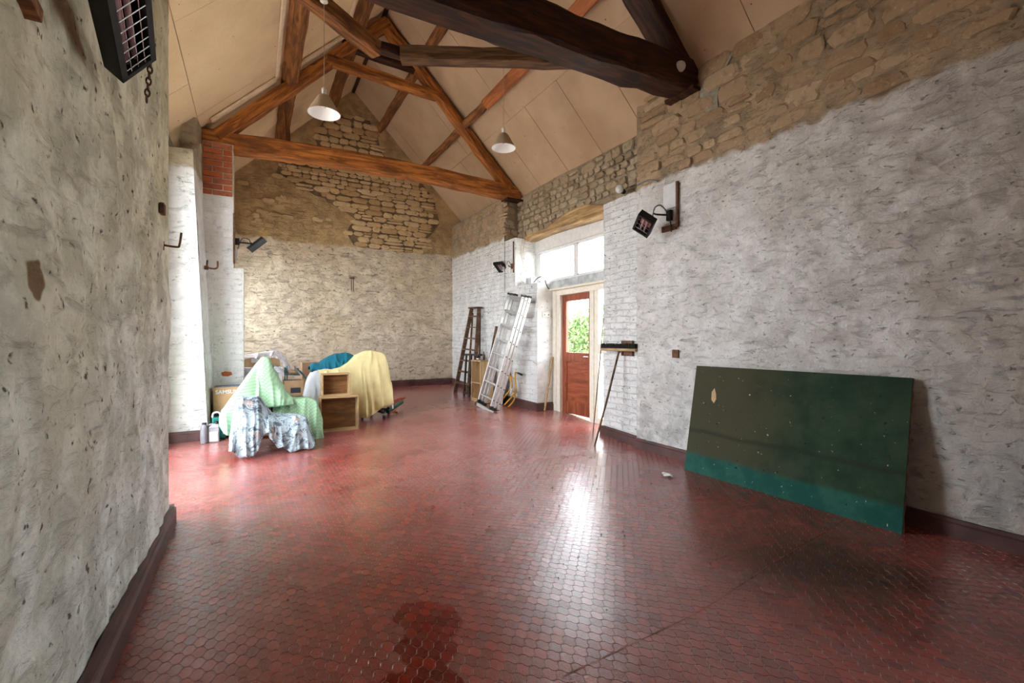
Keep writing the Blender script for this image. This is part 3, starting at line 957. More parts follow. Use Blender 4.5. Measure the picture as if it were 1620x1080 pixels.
skirting('baseboard_right', densify((3.885, -2.7), (3.885, 3.88), 8) + [(3.945, 3.885), (3.945, 4.56), (4.2, 4.56)])
skirting('baseboard_right', [(4.25, 6.105)] + [(3.935, 6.105)] + [(3.81, 6.95)] + densify((3.79, 7.3), (3.79, 9.285), 3), h=0.13)
skirting('baseboard_end', [(3.80, 9.285), (2.0, 9.285), (-0.5, 9.285)], h=0.13)
skirting('baseboard_left', [(-0.80, 6.185), (-0.43, 6.185), (-0.43, 6.7)][::-1] if False else [(-0.42, 6.75), (-0.42, 6.185), (-0.84, 6.185)], h=0.115)
skirting('baseboard_left', [(-0.84, 3.88), (-0.485, 3.88)] + densify((-0.48, 3.84), (-0.475, -2.7), 12), h=0.125, t=0.026)

# ------------------------------------------------------------------ stones and bricks


def stone_mesh(seed, mat, n=10, rough=0.10):
    r = random.Random(seed)
    base, top = [], []
    for i in range(n):
        a = 2 * math.pi * (i + 0.5) / n
        c, s_ = math.cos(a), math.sin(a)
        k = 1.0 / max(abs(c), abs(s_))
        k = min(k, 1.34) * 0.5
        x, y = c * k + r.uniform(-rough, rough) * .55, s_ * k + r.uniform(-rough, rough)
        x, y = max(-.52, min(.52, x)), max(-.52, min(.52, y))
        base.append((x, 0.0, y))
        q = r.uniform(0.80, 0.92)
        top.append((x * q + r.uniform(-.02, .02), r.uniform(.7, 1.1), y * q + r.uniform(-.02, .02)))
    vs = base + top + [(0.03, 1.0 + r.uniform(-.1, .25), 0.02)]
    fs = [(i, (i + 1) % n, n + (i + 1) % n, n + i) for i in range(n)]
    fs += [(n + i, n + (i + 1) % n, 2 * n) for i in range(n)]
    me = bpy.data.meshes.new('stone')
    me.from_pydata(vs, [], [f[::-1] for f in fs])
    me.materials.append(mat)
    return me


def lay(parent, name, meshes, origin, U, V, N, stones):
    """stones: (u, v, w, h, depth, tilt)"""
    U, V, N, origin = Vector(U), Vector(V), Vector(N), Vector(origin)
    for (u, v, w_, h_, d_, t_) in stones:
        me = rnd.choice(meshes)
        o = bpy.data.objects.new(name, me)
        ct, st = math.cos(t_), math.sin(t_)
        a, b = (U * ct + V * st) * w_, (V * ct - U * st) * h_
        p = origin + U * u + V * v
        n = N * d_
        o.matrix_world = Matrix(((a.x, n.x, b.x, p.x), (a.y, n.y, b.y, p.y), (a.z, n.z, b.z, p.z), (0, 0, 0, 1)))
        o.parent = parent
        COL.objects.link(o)


def courses(u0, u1, v0, v1, hr, wr, keep, seed, gap=0.012, depth=(0.012, 0.03), tilt=0.02, wobble=0.012):
    r = random.Random(seed)
    out = []
    v = v0
    while v < v1:
        h = r.uniform(*hr)
        u = u0 - r.uniform(0, wr[1])
        ph = r.uniform(0, 6)
        while u < u1:
            w_ = r.uniform(*wr) * (0.75 + 0.5 * (h - hr[0]) / (hr[1] - hr[0]))
            vv = v + h / 2 + wobble * math.sin(u * 2.2 + ph)
            cu = u + w_ / 2
            if keep(cu, vv):
                if h > hr[0] * 1.45 and r.random() < 0.22:
                    out.append((cu, vv + h * .26, w_ - gap, h * .48 - gap, r.uniform(*depth), r.gauss(0, tilt)))
                    out.append((cu, vv - h * .26, w_ - gap, h * .48 - gap, r.uniform(*depth), r.gauss(0, tilt)))
                else:
                    out.append((cu, vv, w_ - gap, h - gap, r.uniform(*depth), r.gauss(0, tilt)))
            u += w_
        v += h
    return out


def in_poly(x, y, poly):
    c = False
    for i in range(len(poly)):
        x0, y0 = poly[i]
        x1, y1 = poly[i - 1]
        if (y0 > y) != (y1 > y) and x < (x1 - x0) * (y - y0) / (y1 - y0) + x0: c = not c
    return c


S_tan = [stone_mesh(100 + i, M['stone_tan']) for i in range(12)]
S_pink = [stone_mesh(200 + i, M['stone_pink'], rough=0.13) for i in range(12)]
S_brown = [stone_mesh(300 + i, M['stone_brown']) for i in range(12)]

# dark earth joints behind the bare stones of the gable
PATCH = [(0.45, 4.62), (0.75, 4.80), (3.1, 4.55), (3.35, 4.2), (3.45, 3.75), (3.25, 3.45), (3.1, 3.10), (1.75, 3.10), (1.55, 3.35), (1.75, 3.62), (1.15, 3.95), (0.75, 4.1), (0.40, 4.30)]
PATCH_T = [(0.98, 4.80), (2.35, 4.80), (2.22, 5.1), (2.02, 5.62), (1.25, 5.60), (1.12, 5.3)]


def poly_patch(poly, y, mat, name, parent, seed):
    """thin skin of open joints with a ragged edge"""
    pts = []
    r = random.Random(seed)
    for i in range(len(poly)):
        a, b = Vector(poly[i - 1]), Vector(poly[i])
        n = max(2, int((b - a).length / 0.12))
        for k in range(n):
            q = a.lerp(b, k / n)
            pts.append((q.x + r.uniform(-.045, .045), q.y + r.uniform(-.03, .03)))
    m = MB()
    n = len(pts)
    m.add([(x, y, z) for x, z in pts] + [(x, y + .05, z) for x, z in pts], [tuple(range(n))] + [(i, (i + 1) % n, n + (i + 1) % n, n + i) for i in range(n)])
    return m.build(name, mat, parent)


E_Y = 9.275
poly_patch(PATCH, E_Y, M['mortar_dark'], 'open_joints', end, 3)
poly_patch(PATCH_T, E_Y, M['mortar_dark'], 'open_joints', end, 4)
st = courses(0.3, 3.5, 3.08, 4.85, (0.062, 0.125), (0.12, 0.33), lambda u, v: in_poly(u, v, PATCH), 5, gap=0.007)
st += courses(0.9, 2.45, 4.8, 5.62, (0.08, 0.14), (0.14, 0.30), lambda u, v: in_poly(u, v, PATCH_T), 6, gap=0.007)
# lone stones showing through the render on the left of the gable
for i in range(26):
    st.append((rnd.uniform(-.2, 1.3), rnd.uniform(3.3, 4.3), rnd.uniform(.10, .22), rnd.uniform(.05, .10), 0.012, rnd.gauss(0, .05)))
lay(end, 'stone', S_tan, (0, E_Y, 0), (1, 0, 0), (0, 0, 1), (0, -1, 0), st[:300])

# near right wall: flush-pointed band of big stones above the limewash
st = courses(-3.9, -0.5, 3.02, 4.0, (0.09, 0.19), (0.16, 0.42), lambda u, v: v > 3.06 + 0.03 * math.sin(u * 5) and v < 3.95 and u > -3.74, 8, gap=0.012, depth=(0.004, 0.018), tilt=0.03, wobble=0.02)
st = [(u, v, w_, h_, d_ * (1.6 if u < -3.2 else 1.0), t_) for u, v, w_, h_, d_, t_ in st]
lay(wr, 'stone', S_pink, (3.892, 0, 0), (0, -1, 0), (0, 0, 1), (-1, 0, 0), st[:280])
# cement patch where the near truss was let into the wall
cp = MB()
r_ = random.Random(2)
pp = [(3.0, 3.9), (3.04, 3.72), (2.98, 3.58), (2.93, 3.40), (2.82, 3.42), (2.83, 3.62), (2.76, 3.80), (2.66, 3.93)]
cp.add([(3.886, y, z) for y, z in pp] + [(3.90, y, z) for y, z in pp], [tuple(range(len(pp)))[::-1]] + [(i, (i + 1) % 8, 8 + (i + 1) % 8, 8 + i) for i in range(8)])
cp.build('cement_patch', M['mortar_grey'], wr)

# stones over the door
st = courses(-6.95, -3.9, 3.02, 3.76, (0.085, 0.15), (0.12, 0.28), lambda u, v: 3.06 + 0.10 * math.exp(-((-u - 5.2) / .5) ** 2) < v < 3.72, 9, gap=0.014, depth=(0.012, 0.03))
lay(over, 'stone', S_brown, (4.085, 0, 0), (0, -1, 0), (0, 0, 1), (-1, 0, 0), st[:280])
# far right wall upper band, and the return that carries the far truss
st = courses(-9.3, -6.97, 3.05, 3.70, (0.06, 0.11), (0.10, 0.26), lambda u, v: 3.08 < v < 3.69 and u > -9.25, 10, gap=0.012, depth=(0.006, 0.016))
lay(far, 'stone', S_pink, (3.80, 0, 0), (0, -1, 0), (0, 0, 1), (-1, 0, 0), st[:290])
st = courses(3.8, 4.1, 3.0, 3.70, (0.07, 0.12), (0.12, 0.2), lambda u, v: 3.83 < u < 4.05 and v < 3.68, 11, gap=0.014, depth=(0.006, 0.012))
lay(ret, 'stone', S_brown, (0, 6.94, 0), (1, 0, 0), (0, 0, 1), (0, -1, 0), st)

# brick pier under the left end of the far truss
pm = MB()
pm.box(-0.545, -0.215, 6.76, 7.25, 2.16, 3.72)
pm.box(-0.545, -0.105, 6.76, 7.25, .1, 2.16)
pier = struct(pm.build('pier', M['mortar_pale']))
pier['label'] = 'brick pier, whitewashed below and bare red brick at the top'


def brick_mesh(mat, seed):
    r = random.Random(seed)
    j = lambda: r.uniform(-.02, .02)
    b = [(-.5, 0, -.5), (.5, 0, -.5), (.5, 0, .5), (-.5, 0, .5)]
    t = [(-.48 + j() * .5, 1, -.44 + j()), (.48 + j() * .5, 1, -.44 + j()), (.48 + j() * .5, 1, .44 + j()), (-.48 + j() * .5, 1, .44 + j())]
    me = bpy.data.meshes.new('brick')
    me.from_pydata(b + t, [], [(0, 4, 5, 1)[::-1], (1, 5, 6, 2)[::-1], (2, 6, 7, 3)[::-1], (3, 7, 4, 0)[::-1], (4, 5, 6, 7)][:4] + [(7, 6, 5, 4)])
    me.materials.append(mat)
    return me


B_red = [brick_mesh(M['brick_red'], i) for i in range(4)]
B_white = [brick_mesh(M['brick_white'], 10 + i) for i in range(4)]
H = 0.0735
row, z = 0, 3.715 - H / 2
reds, whites = [], []
while z > 0.25:
    x1 = -0.222 if z > 2.17 else -0.11
    x0 = -0.54
    cut = [0.105, 0.215] if row % 2 else [0.215, 0.105]
    x = x1
    k = 0
    while x - x0 > 0.04:
        wd = min(cut[k % 2], x - x0)
        (reds if z > 3.07 else whites).append((x - wd / 2, z, wd - .012, H - .012, rnd.uniform(.010, .016) if z > 3.07 else rnd.uniform(.0025, .005), rnd.gauss(0, .006)))
        x -= wd
        k += 1
    z -= H
    row += 1
lay(pier, 'brick', B_red, (0, 6.757, 0), (1, 0, 0), (0, 0, 1), (0, -1, 0), reds)
# whitewash skin below, bricks just showing through
wm = MB()
wm.box(-0.547, -0.213, 6.755, 6.77, 2.166, 3.065)
wm.box(-0.547, -0.103, 6.755, 7.26, .1, 2.165)
wm.build('limewash_coat', M['coat'], pier)
lay(pier, 'brick', B_white, (0, 6.756, 0), (1, 0, 0), (0, 0, 1), (0, -1, 0), whites[:230])
bp = MB()
bp.add([(-.33, 6.744, .80), (-.27, 6.744, .795), (-.225, 6.744, .815), (-.235, 6.744, .85), (-.30, 6.744, .86), (-.345, 6.744, .845)], [tuple(range(6))])
bp.build('bare_brick_patch', M['brick_red'], pier)

# ------------------------------------------------------------------ ceiling panels
cl = MB()
YA, YB = -2.85, 9.42
for (x0, x1, s_, c_) in ((1.71, 4.75, -1, 7.87), (1.71, -0.86, 1, 4.45)):
    a = [(x0, YA, c_ + s_ * x0), (x1, YA, c_ + s_ * x1), (x1, YB, c_ + s_ * x1), (x0, YB, c_ + s_ * x0)]
    cl.add([(x, y, z + .03) for x, y, z in a], [(0, 1, 2, 3)])
    cl.add([(x, y, z + .12) for x, y, z in a], [(0, 1, 2, 3)])
ceil = struct(cl.build('ceiling', M['ceiling_gap']))


def ceiling_panel(side, xa, xb, ya, yb):
    s_, c_ = (-1, 7.87) if side == 'r' else (1, 4.45)
    g = 0.0035
    lo, hi = min(xa, xb) + g * .7, max(xa, xb) - g * .7
    m = MB()
    q = [(lo, ya + g), (hi, ya + g), (hi, yb - g), (lo, yb - g)]
    sag = rnd.uniform(0, .004)
    m.add([(x, y, c_ + s_ * x - sag) for x, y in q] + [(x, y, c_ + s_ * x + .02) for x, y in q],
          [(3, 2, 1, 0), (4, 5, 6, 7), (0, 1, 5, 4), (1, 2, 6, 5), (2, 3, 7, 6), (3, 0, 4, 7)])
    m.build('ceiling_panel', M['ceiling' if side == 'l' else 'ceiling_shaded'], ceil)


for (xa, xb, start) in ((3.33, 4.7, 0.93), (2.25, 3.33, 1.33), (1.715, 2.25, 0.4)):
    yy = [YA]
    y = start - 1.52 * 2
    while y < 9.3:
        if y > YA: yy.append(y)
        y += 0.76 if xa > 3 else 1.52
    yy.append(9.4)
    for a, b in zip(yy[:-1], yy[1:]): ceiling_panel('r', xa, xb, a, b)
for (xa, xb, start) in ((-0.84, -0.57, 0.2), (-0.57, 0.39, 1.0), (0.39, 1.26, 2.2), (1.26, 1.705, 0.6)):
    yy = [YA]
    y = start - 2.44 * 1.5
    while y < 9.3:
        if y > YA: yy.append(y)
        y += 2.44 if xa > -0.5 else 1.83
    yy.append(9.4)
    for a, b in zip(yy[:-1], yy[1:]): ceiling_panel('l', xa, xb, a, b)
# thin lath over the upper edge of the near right wall and the ridge strip
rg = MB()
rg.bar((1.71, YA, 6.12), (1.71, 9.3, 6.12), .05, .05)
struct(rg.build('trim_2', M['timber_dark']))

# ------------------------------------------------------------------ roof timbers


def beam_mesh(L, wd, th, seed, hewn=0.012, crook=0.0, crook_dir=(0, 1), taper=1.0, seg=None):
    """hewn timber along local x from 0 to L; y = width, z = depth"""
    r = random.Random(seed)
    seg = seg or max(4, int(L / 0.22))
    prof = []
    k = 0.16
    a, b = wd / 2, th / 2
    for sx, sy in ((-1, -1), (1, -1), (1, 1), (-1, 1)):
        if sx * sy > 0: prof += [(sx * a, sy * b * (1 - k)), (sx * a * (1 - k), sy * b)]
        else: prof += [(sx * a * (1 - k), sy * b), (sx * a, sy * b * (1 - k))]
    n = len(prof)
    ring = np.array(prof)
    vs = []
    for i in range(seg + 1):
        t = i / seg
        sc = 1 + (taper - 1) * t
        cy = crook * math.sin(math.pi * t) * crook_dir[0]
        cz = crook * math.sin(math.pi * t) * crook_dir[1]
        wy, wz = r.gauss(0, hewn * .5), r.gauss(0, hewn * .5)
        for (y, z) in prof:
            vs.append((t * L, y * sc + cy + wy * .6 + r.gauss(0, hewn * .35), z * sc + cz + wz * .6 + r.gauss(0, hewn * .35)))
    fs = [(i * n + j, i * n + (j + 1) % n, (i + 1) * n + (j + 1) % n, (i + 1) * n + j) for i in range(seg) for j in range(n)]
    fs = [f[::-1] for f in fs]
    fs += [tuple(range(n)), tuple(seg * n + j for j in range(n))[::-1]]
    return vs, fs


def beam(name, p, q, wd, th, mat, parent=None, seed=1, up=(0, 0, 1), **k):
    p, q = Vector(p), Vector(q)
    d = q - p
    vs, fs = beam_mesh(d.length, wd, th, seed, **k)
    me = bpy.data.meshes.new(name)
    me.from_pydata(vs, [], fs)
    me.update()
    o = link_mesh(name, me, mat, parent)
    ex = d.normalized()
    ey = Vector(up).cross(ex).normalized()
    ez = ex.cross(ey)
    if parent is not None: p = p - parent.location
    o.matrix_local = Matrix(((ex.x, ey.x, ez.x, p.x), (ex.y, ey.y, ez.y, p.y), (ex.z, ey.z, ez.z, p.z), (0, 0, 0, 1)))
    return o


# far truss
ft = empty('roof_truss', (1.7, 6.85, 3.7), label='far roof truss of orange-brown oak, tie beam resting on the brick pier', cat='roof truss')
beam('tie_beam', (-0.62, 6.9, 3.76), (4.05, 6.9, 3.80), .20, .235, M['timber_orange'], ft, 3, crook=0.075, crook_dir=(0, 1))
beam('principal_rafter', (-0.40, 6.88, 3.82), (1.74, 6.88, 6.00), .15, .19, M['timber_orange'], ft, 4, up=(0, -1, 0))
beam('principal_rafter', (3.93, 6.88, 3.78), (1.70, 6.88, 6.00), .14, .16, M['timber_orange'], ft, 5, up=(0, -1, 0))
beam('collar', (0.90, 6.84, 5.19), (2.52, 6.84, 5.10), .13, .13, M['timber_orange'], ft, 6)
beam('upper_collar', (1.12, 6.92, 5.54), (2.2, 6.92, 5.50), .13, .15, M['timber_dark'], ft, 7)
pd = MB()
pd.box(3.78, 4.10, 6.80, 7.02, 3.665, 3.70)
pd.build('bearing_pad', M['timber_dark'], ft)

# near truss
nt_ = empty('roof_truss', (1.7, 3.2, 3.7), label='near dark roof truss, heavy tie beam crossing the top of the picture', cat='roof truss')
beam('tie_beam', (-0.75, 3.2, 3.79), (3.99, 3.2, 3.93), .27, .32, M['timber_dark'], nt_, 13, hewn=0.02, crook=-0.03)
beam('principal_rafter', (3.90, 3.2, 3.98), (1.74, 3.2, 6.0), .22, .26, M['timber_dark'], nt_, 14, up=(0, -1, 0))
beam('principal_rafter', (-0.55, 3.2, 3.80), (1.70, 3.2, 6.0), .2, .22, M['timber_dark'], nt_, 15, up=(0, -1, 0))
pw = MB()
pw.box(3.78, 3.92, 3.02, 3.38, 3.745, 3.78)
pw.build('wall_pad', M['timber_dark'], nt_)

# purlins
for (nm, x, s_, wd, th, mat, lab) in (
        ('purlin', 0.37, 1, .13, .17, 'timber_mid', 'lower purlin under the left slope with pale battens beside it'),
        ('purlin', 1.22, 1, .12, .15, 'timber_mid', 'upper purlin under the left slope'),
        ('purlin', 2.30, -1, .12, .15, 'timber_mid', 'upper purlin under the right slope'),
        ('purlin', 3.06, -1, .13, .15, 'timber_mid', 'lower purlin under the right slope, orange red in its middle length')):
    c_ = 4.45 + x if s_ > 0 else 7.87 - x
    rt = empty(nm, (x, 3.0, c_ - .1), label=lab, cat='purlin')
    up = (-.707 * s_, 0, .707)
    nrm = Vector((.707 * s_, 0, -.707)) * (th * .5 + .004)
    a, b = Vector((x, -2.75, c_)) + nrm, Vector((x, 9.3, c_)) + nrm
    if s_ < 0 and x > 3:
        o1 = beam('purlin_length', Vector((a.x, 5.55, a.z)), b, wd * .85, th, M['timber_mid'], rt, 21, up=up)
        o2 = beam('purlin_length', Vector((a.x, 3.5, a.z)), Vector((a.x, 6.0, a.z - .01)), wd * 1.15, th * 1.05, M['timber_red'], rt, 22, up=up, hewn=0.003)
        beam('purlin_length', a, Vector((a.x, 3.6, a.z)), wd, th, M['timber_tan'], rt, 28, up=up)
        o2['label'] = 'orange red length'
    else:
        beam('purlin_length', a, b, wd, th, M[mat], rt, 23 + int(x * 10), up=up)
    if s_ > 0:
        for dx in (-0.095,):
            z0 = 4.45 + x + dx - .024
            for ya, yb in ((3.4, 6.74), (0.2, 3.0)):
                m = MB()
                m.bar((x + dx, ya, z0), (x + dx, yb, z0), .045, .02, up=(-.707, 0, .707))
                m.build('batten', M['batten'], rt)
# battens that follow the left rafter of the far truss
bt = MB()
bt.bar((-0.45, 6.745, 3.965), (0.26, 6.745, 4.675), .09, .025, up=(-.707, 0, .707))
tag(bt.build('ceiling_batten', M['batten']), 'pale batten along the far truss below the lower left purlin', 'batten')
bt = MB()
bt.bar((0.44, 6.745, 4.855), (1.12, 6.745, 5.535), .09, .025, up=(-.707, 0, .707))
tag(bt.build('ceiling_batten', M['batten']), 'pale batten along the far truss between the two left purlins', 'batten')
# small strut behind the far rafter
beam('strut', (0.46, 7.6, 3.95), (0.44, 7.6, 4.80), .06, .06, M['timber_mid'], None, 31, up=(0, 1, 0))
tag(bpy.data.objects['strut'], 'thin strut hanging below the lower left purlin behind the far tie beam', 'strut')

# bent cross beam that carries the two lamps
cb = empty('cross_beam', (1.4, 5.2, 4.57), label='bent brown cross beam carrying both hanging lamps', cat='beam')
beam('left_arm', (0.10, 4.52, 4.56), (1.22, 5.28, 4.565), .15, .17, M['timber_mid'], cb, 41)
beam('right_arm', (1.50, 5.24, 4.565), (3.40, 4.26, 4.565), .15, .165, M['timber_brown'], cb, 42)
beam('link', (1.14, 5.29, 4.60), (1.60, 5.24, 4.59), .12, .10, M['timber_dark'], cb, 43)

# ------------------------------------------------------------------ hanging lamps


def pendant(name, x, y, zb, ztop, label, lean=0.0):
    rt = empty(name, (x, y, zb), label=label, cat='lamp', group='hanging cone lamps')
    m = MB()
    m.lathe([(.146, 0), (.060, .155), (.046, .168), (.02, .172)], (x, y, zb), 28)
    m.build('lamp_shade', M['shade'], rt, smooth=True)
    m = MB()
    m.lathe([(.144, .001), (.142, .004), (.057, .150), (.0, .152)][::-1], (x, y, zb), 28)
    m.build('shade_lining', M['shade_white'], rt, smooth=True)
    m = MB()
    m.lathe([(.0, .175), (.022, .175), (.022, .235), (.012, .25), (0, .25)][::-1], (x, y, zb), 12)
    m.build('lamp_holder', M['socket'], rt, smooth=True)
    m = MB()
    m.lathe([(.0, .06), (.02, .065), (.03, .09), (.026, .12), (.014, .15), (.014, .175)][::-1], (x, y, zb), 14)
    m.build('bulb', M['bulb_glass'], rt, smooth=True)
    m = MB()
    m.tube([(x, y, zb + .24), (x + .002, y, (zb + ztop) / 2), (x, y, ztop)], .0032, 6)
    m.build('cord', M['cord'], rt)
    m = MB()
    m.lathe([(0, .035), (.03, .03), (.036, .0), (.0, -.002)][::-1], (x, y, ztop - .01), 14)
    m.build('ceiling_rose', M['socket'], rt, smooth=True)
    return rt


pendant('hanging_lamp', 0.585, 4.62, 3.39, 4.46, 'cone lamp hanging from the left arm of the cross beam')
pendant('hanging_lamp', 2.60, 4.77, 3.54, 4.58, 'cone lamp hanging from the right arm of the cross beam')

# ------------------------------------------------------------------ door, side light, transom window, lintel
ln = MB()
N_ = 16
top, bot = [], []
for i in range(N_ + 1):
    t = i / N_
    y = 6.72 - t * (6.72 - 3.98)
    bot.append((y, 2.945 + 0.02 * t + 0.02 * math.sin(t * 7)))
    top.append((y, 3.03 + 0.035 * t + 0.13 * math.exp(-((t - .52) / .17) ** 2) + .01 * math.sin(t * 23)))
vs = []
for (yb, zb), (yt, zt) in zip(bot, top):
    vs += [(4.055, yb, zb + .012), (4.068, yb, zb), (4.36, yb, zb + .01), (4.36, yt, zt), (4.065, yt, zt), (4.055, yt, zt - .015)]
fs = [(i * 6 + j, (i + 1) * 6 + j, (i + 1) * 6 + (j + 1) % 6, i * 6 + (j + 1) % 6) for i in range(N_) for j in range(6)]
fs += [tuple(range(6)), tuple(N_ * 6 + j for j in range(6))[::-1]]
ln.add(vs, fs)
tag(ln.build('lintel', M['lintel'], smooth=False, grain='y'), 'crooked bare oak lintel over the transom window', kind='structure')

DX = 4.30
dr = empty('door_1', (DX, 5.56, fz(5.56)), kind='structure')
dr['label'] = 'red-brown half-glazed door in a cream frame'
# cream frame
fm = MB()
fm.box(DX - .05, DX + .09, 5.925, 6.02, .08, 1.965)
fm.box(DX - .05, DX + .09, 5.105, 5.19, .04, 1.965)
fm.box(DX - .053, DX + .093, 4.56, 6.023, 1.965, 2.048)
fm.box(DX - .05, DX + .09, 4.56, 4.66, .02, 1.965)
fm.box(DX - .03, DX + .05, 4.66, 5.02, .03, .14)
fm.box(DX - .03, DX + .05, 4.66, 5.02, 1.06, 1.20)
fm.box(DX - .032, DX + .052, 5.02, 5.105, .04, 1.965)
fm.build('door_frame', M['cream_paint'], dr, bevel=.004)
sd = MB()
sd.box(DX + .005, DX + .011, 4.66, 5.02, .14, 1.06)
sd.box(DX + .005, DX + .011, 4.66, 5.02, 1.20, 1.97)
sd.build('side_light_glass', M['glass'], dr)
cv = MB()
cv.box(DX - .06, DX + .09, 6.02, 6.115, .1, 2.05)
cv.build('jamb_board', M['cream_paint'], dr, bevel=.004)
# leaf
z0, z1 = .105, 1.962
y0, y1 = 5.195, 5.922
lf = MB()
lf.box(DX, DX + .045, y0, y0 + .075, z0, z1)
lf.box(DX, DX + .045, y1 - .095, y1, z0, z1)
lf.box(DX + .001, DX + .044, y0 + .074, y1 - .094, z1 - .10, z1 - .001)
lf.box(DX + .001, DX + .044, y0 + .074, y1 - .094, .93, 1.06)
lf.box(DX + .001, DX + .044, y0 + .074, y1 - .094, z0 + .001, z0 + .19)
leaf = lf.build('door_leaf', M['door_wood'], dr, bevel=.004, grain='z')
pn = MB()
pn.box(DX + .014, DX + .03, y0 + .07, y1 - .09, z0 + .18, .94)
pn.build('panel', M['door_wood'], leaf, grain='y')
bd = MB()
for a, b in (((y0 + .085, .295), (y1 - .105, .295)), ((y0 + .085, .925), (y1 - .105, .925))): bd.bar((DX + .010, a[0], a[1]), (DX + .010, b[0], b[1]), .014, .014)
for y in (y0 + .082, y1 - .102): bd.bar((DX + .010, y, .295), (DX + .010, y, .925), .014, .014)
bd.build('panel_moulding', M['door_wood'], leaf)
gp = MB()
gp.box(DX + .018, DX + .024, y0 + .07, y1 - .09, 1.055, z1 - .095)
gp.build('door_glass', M['glass'], leaf)
hn = MB()
hn.tube([(DX - .002, 5.225, 1.0), (DX - .045, 5.225, 1.0), (DX - .047, 5.33, 1.0)], .009, 8)
hn.build('door_handle', M['steel'], leaf)

wt = empty('window_1', (DX, 5.6, 2.07), kind='structure')
wt['label'] = 'two pane transom window over the door'
m = MB()
m.box(DX - .02, DX + .05, 4.53, 6.68, 2.77, 3.0)
m.build('header_board', M['white_paint'], wt)
m = MB()
m.box(DX - .015, DX + .05, 6.58, 6.68, 2.245, 2.735)
m.box(DX - .015, DX + .05, 5.53, 5.60, 2.245, 2.735)
m.box(DX - .015, DX + .05, 4.53, 4.62, 2.245, 2.735)
m.box(DX - .018, DX + .053, 4.53, 6.68, 2.735, 2.768)
m.box(DX - .018, DX + .053, 4.53, 6.68, 2.20, 2.245)
m.build('window_frame', M['white_paint'], wt, bevel=.004)
for a, b in ((4.62, 5.53), (5.60, 6.58)):
    m = MB()
    m.box(DX + .015, DX + .02, a, b, 2.24, 2.74)
    m.build('pane', M['glass'], wt)
    m = MB()
    for z in (2.25, 2.73): m.box(DX - .005, DX + .015, a, b, z - .012, z + .012)
    for y in (a + .01, b - .01): m.box(DX - .005, DX + .015, y - .012, y + .012, 2.24, 2.74)
    m.build('glazing_bead', M['white_paint'], wt)
m = MB()
m.box(DX - .12, DX + .05, 4.53, 6.12, 2.075, 2.20)
m.build('transom_rail', M['grey_paint'], wt, bevel=.006)
m = MB()
m.box(DX - .13, DX + .05, 4.53, 6.10, 2.05, 2.077)
m.build('drip_strip', M['cream_paint'], wt, bevel=.003)

# ------------------------------------------------------------------ outside: gravel yard and shrubs
gd = MB()
gd.add([(4.7, -20, -.02), (40, -20, -.02), (40, 45, .1), (4.7, 45, .1)], [(0, 1, 2, 3)])
gd.add([(-40, -20, -.02), (-1.1, -20, -.02), (-1.1, 45, .1), (-40, 45, .1)], [(0, 1, 2, 3)])
gd.add([(-1.1, -20, -.02), (4.7, -20, -.02), (4.7, -2.9, -.02), (-1.1, -2.9, -.02)], [(0, 1, 2, 3)])
g = G('pale_gravel')
p = g.pos()
c = g.mix(g.step(g.noise(p, 18, 4), .35, .65), (0.42, 0.38, 0.31), (0.60, 0.56, 0.49))
M['gravel'] = g.done(c, .95, g.bump(g.noise(p, 40, 3), .5, .02))
struct(gd.build('ground', M['gravel']))


def leaf_mat(name, a, b):
    g = G(name)
    n = g.noise(g.pos(), 6.0, 3)
    c = g.mix(g.step(n, .35, .65), a, b)
    return g.done(c, .6, None, .3)


M['leaf'] = leaf_mat('shrub_leaf', (0.10, 0.17, 0.05), (0.24, 0.33, 0.13))


def shrub(name, c, rx, rz, n, seed, label):
    r = random.Random(seed)
    rt = empty(name, (c[0], c[1], 0.05), label=label, cat='shrub')
    m = MB()
    for i in range(n):
        while True:
            q = Vector((r.uniform(-1, 1), r.uniform(-1, 1), r.uniform(-1, 1)))
            if .25 < q.length < 1: break
        q = q.normalized() * (0.55 + .45 * r.random())
        p = Vector((c[0] + q.x * rx, c[1] + q.y * rx, c[2] + q.z * rz))
        a = Vector((r.gauss(0, 1), r.gauss(0, 1), r.gauss(0, 1))).normalized() * r.uniform(.05, .11)
        b = a.cross(Vector((r.gauss(0, 1), r.gauss(0, 1), r.gauss(0, 1)))).normalized() * r.uniform(.02, .045)
        m.add([p - a, p + b, p + a, p - b], [(0, 1, 2, 3)])
    tag(m.build('foliage', M['leaf'], rt), kind='stuff')
    m = MB()
    for k in range(5):
        an = k * 1.26
        m.tube([(c[0], c[1], .03), (c[0] + .3 * math.cos(an), c[1] + .3 * math.sin(an), c[2] * .7), (c[0] + .6 * rx * math.cos(an), c[1] + .6 * rx * math.sin(an), c[2] + .3 * rz)], [.03, .022, .01], 6)
    m.build('stem', M['wood_brown'], rt)


shrub('garden_shrub', (8.0, 10.3, 1.15), 0.85, 0.85, 2600, 3, 'green shrub in the yard seen through the door glass')
shrub('garden_shrub', (9.6, 11.3, 1.4), 1.0, 1.0, 2200, 4, 'second green shrub in the yard farther behind the door')

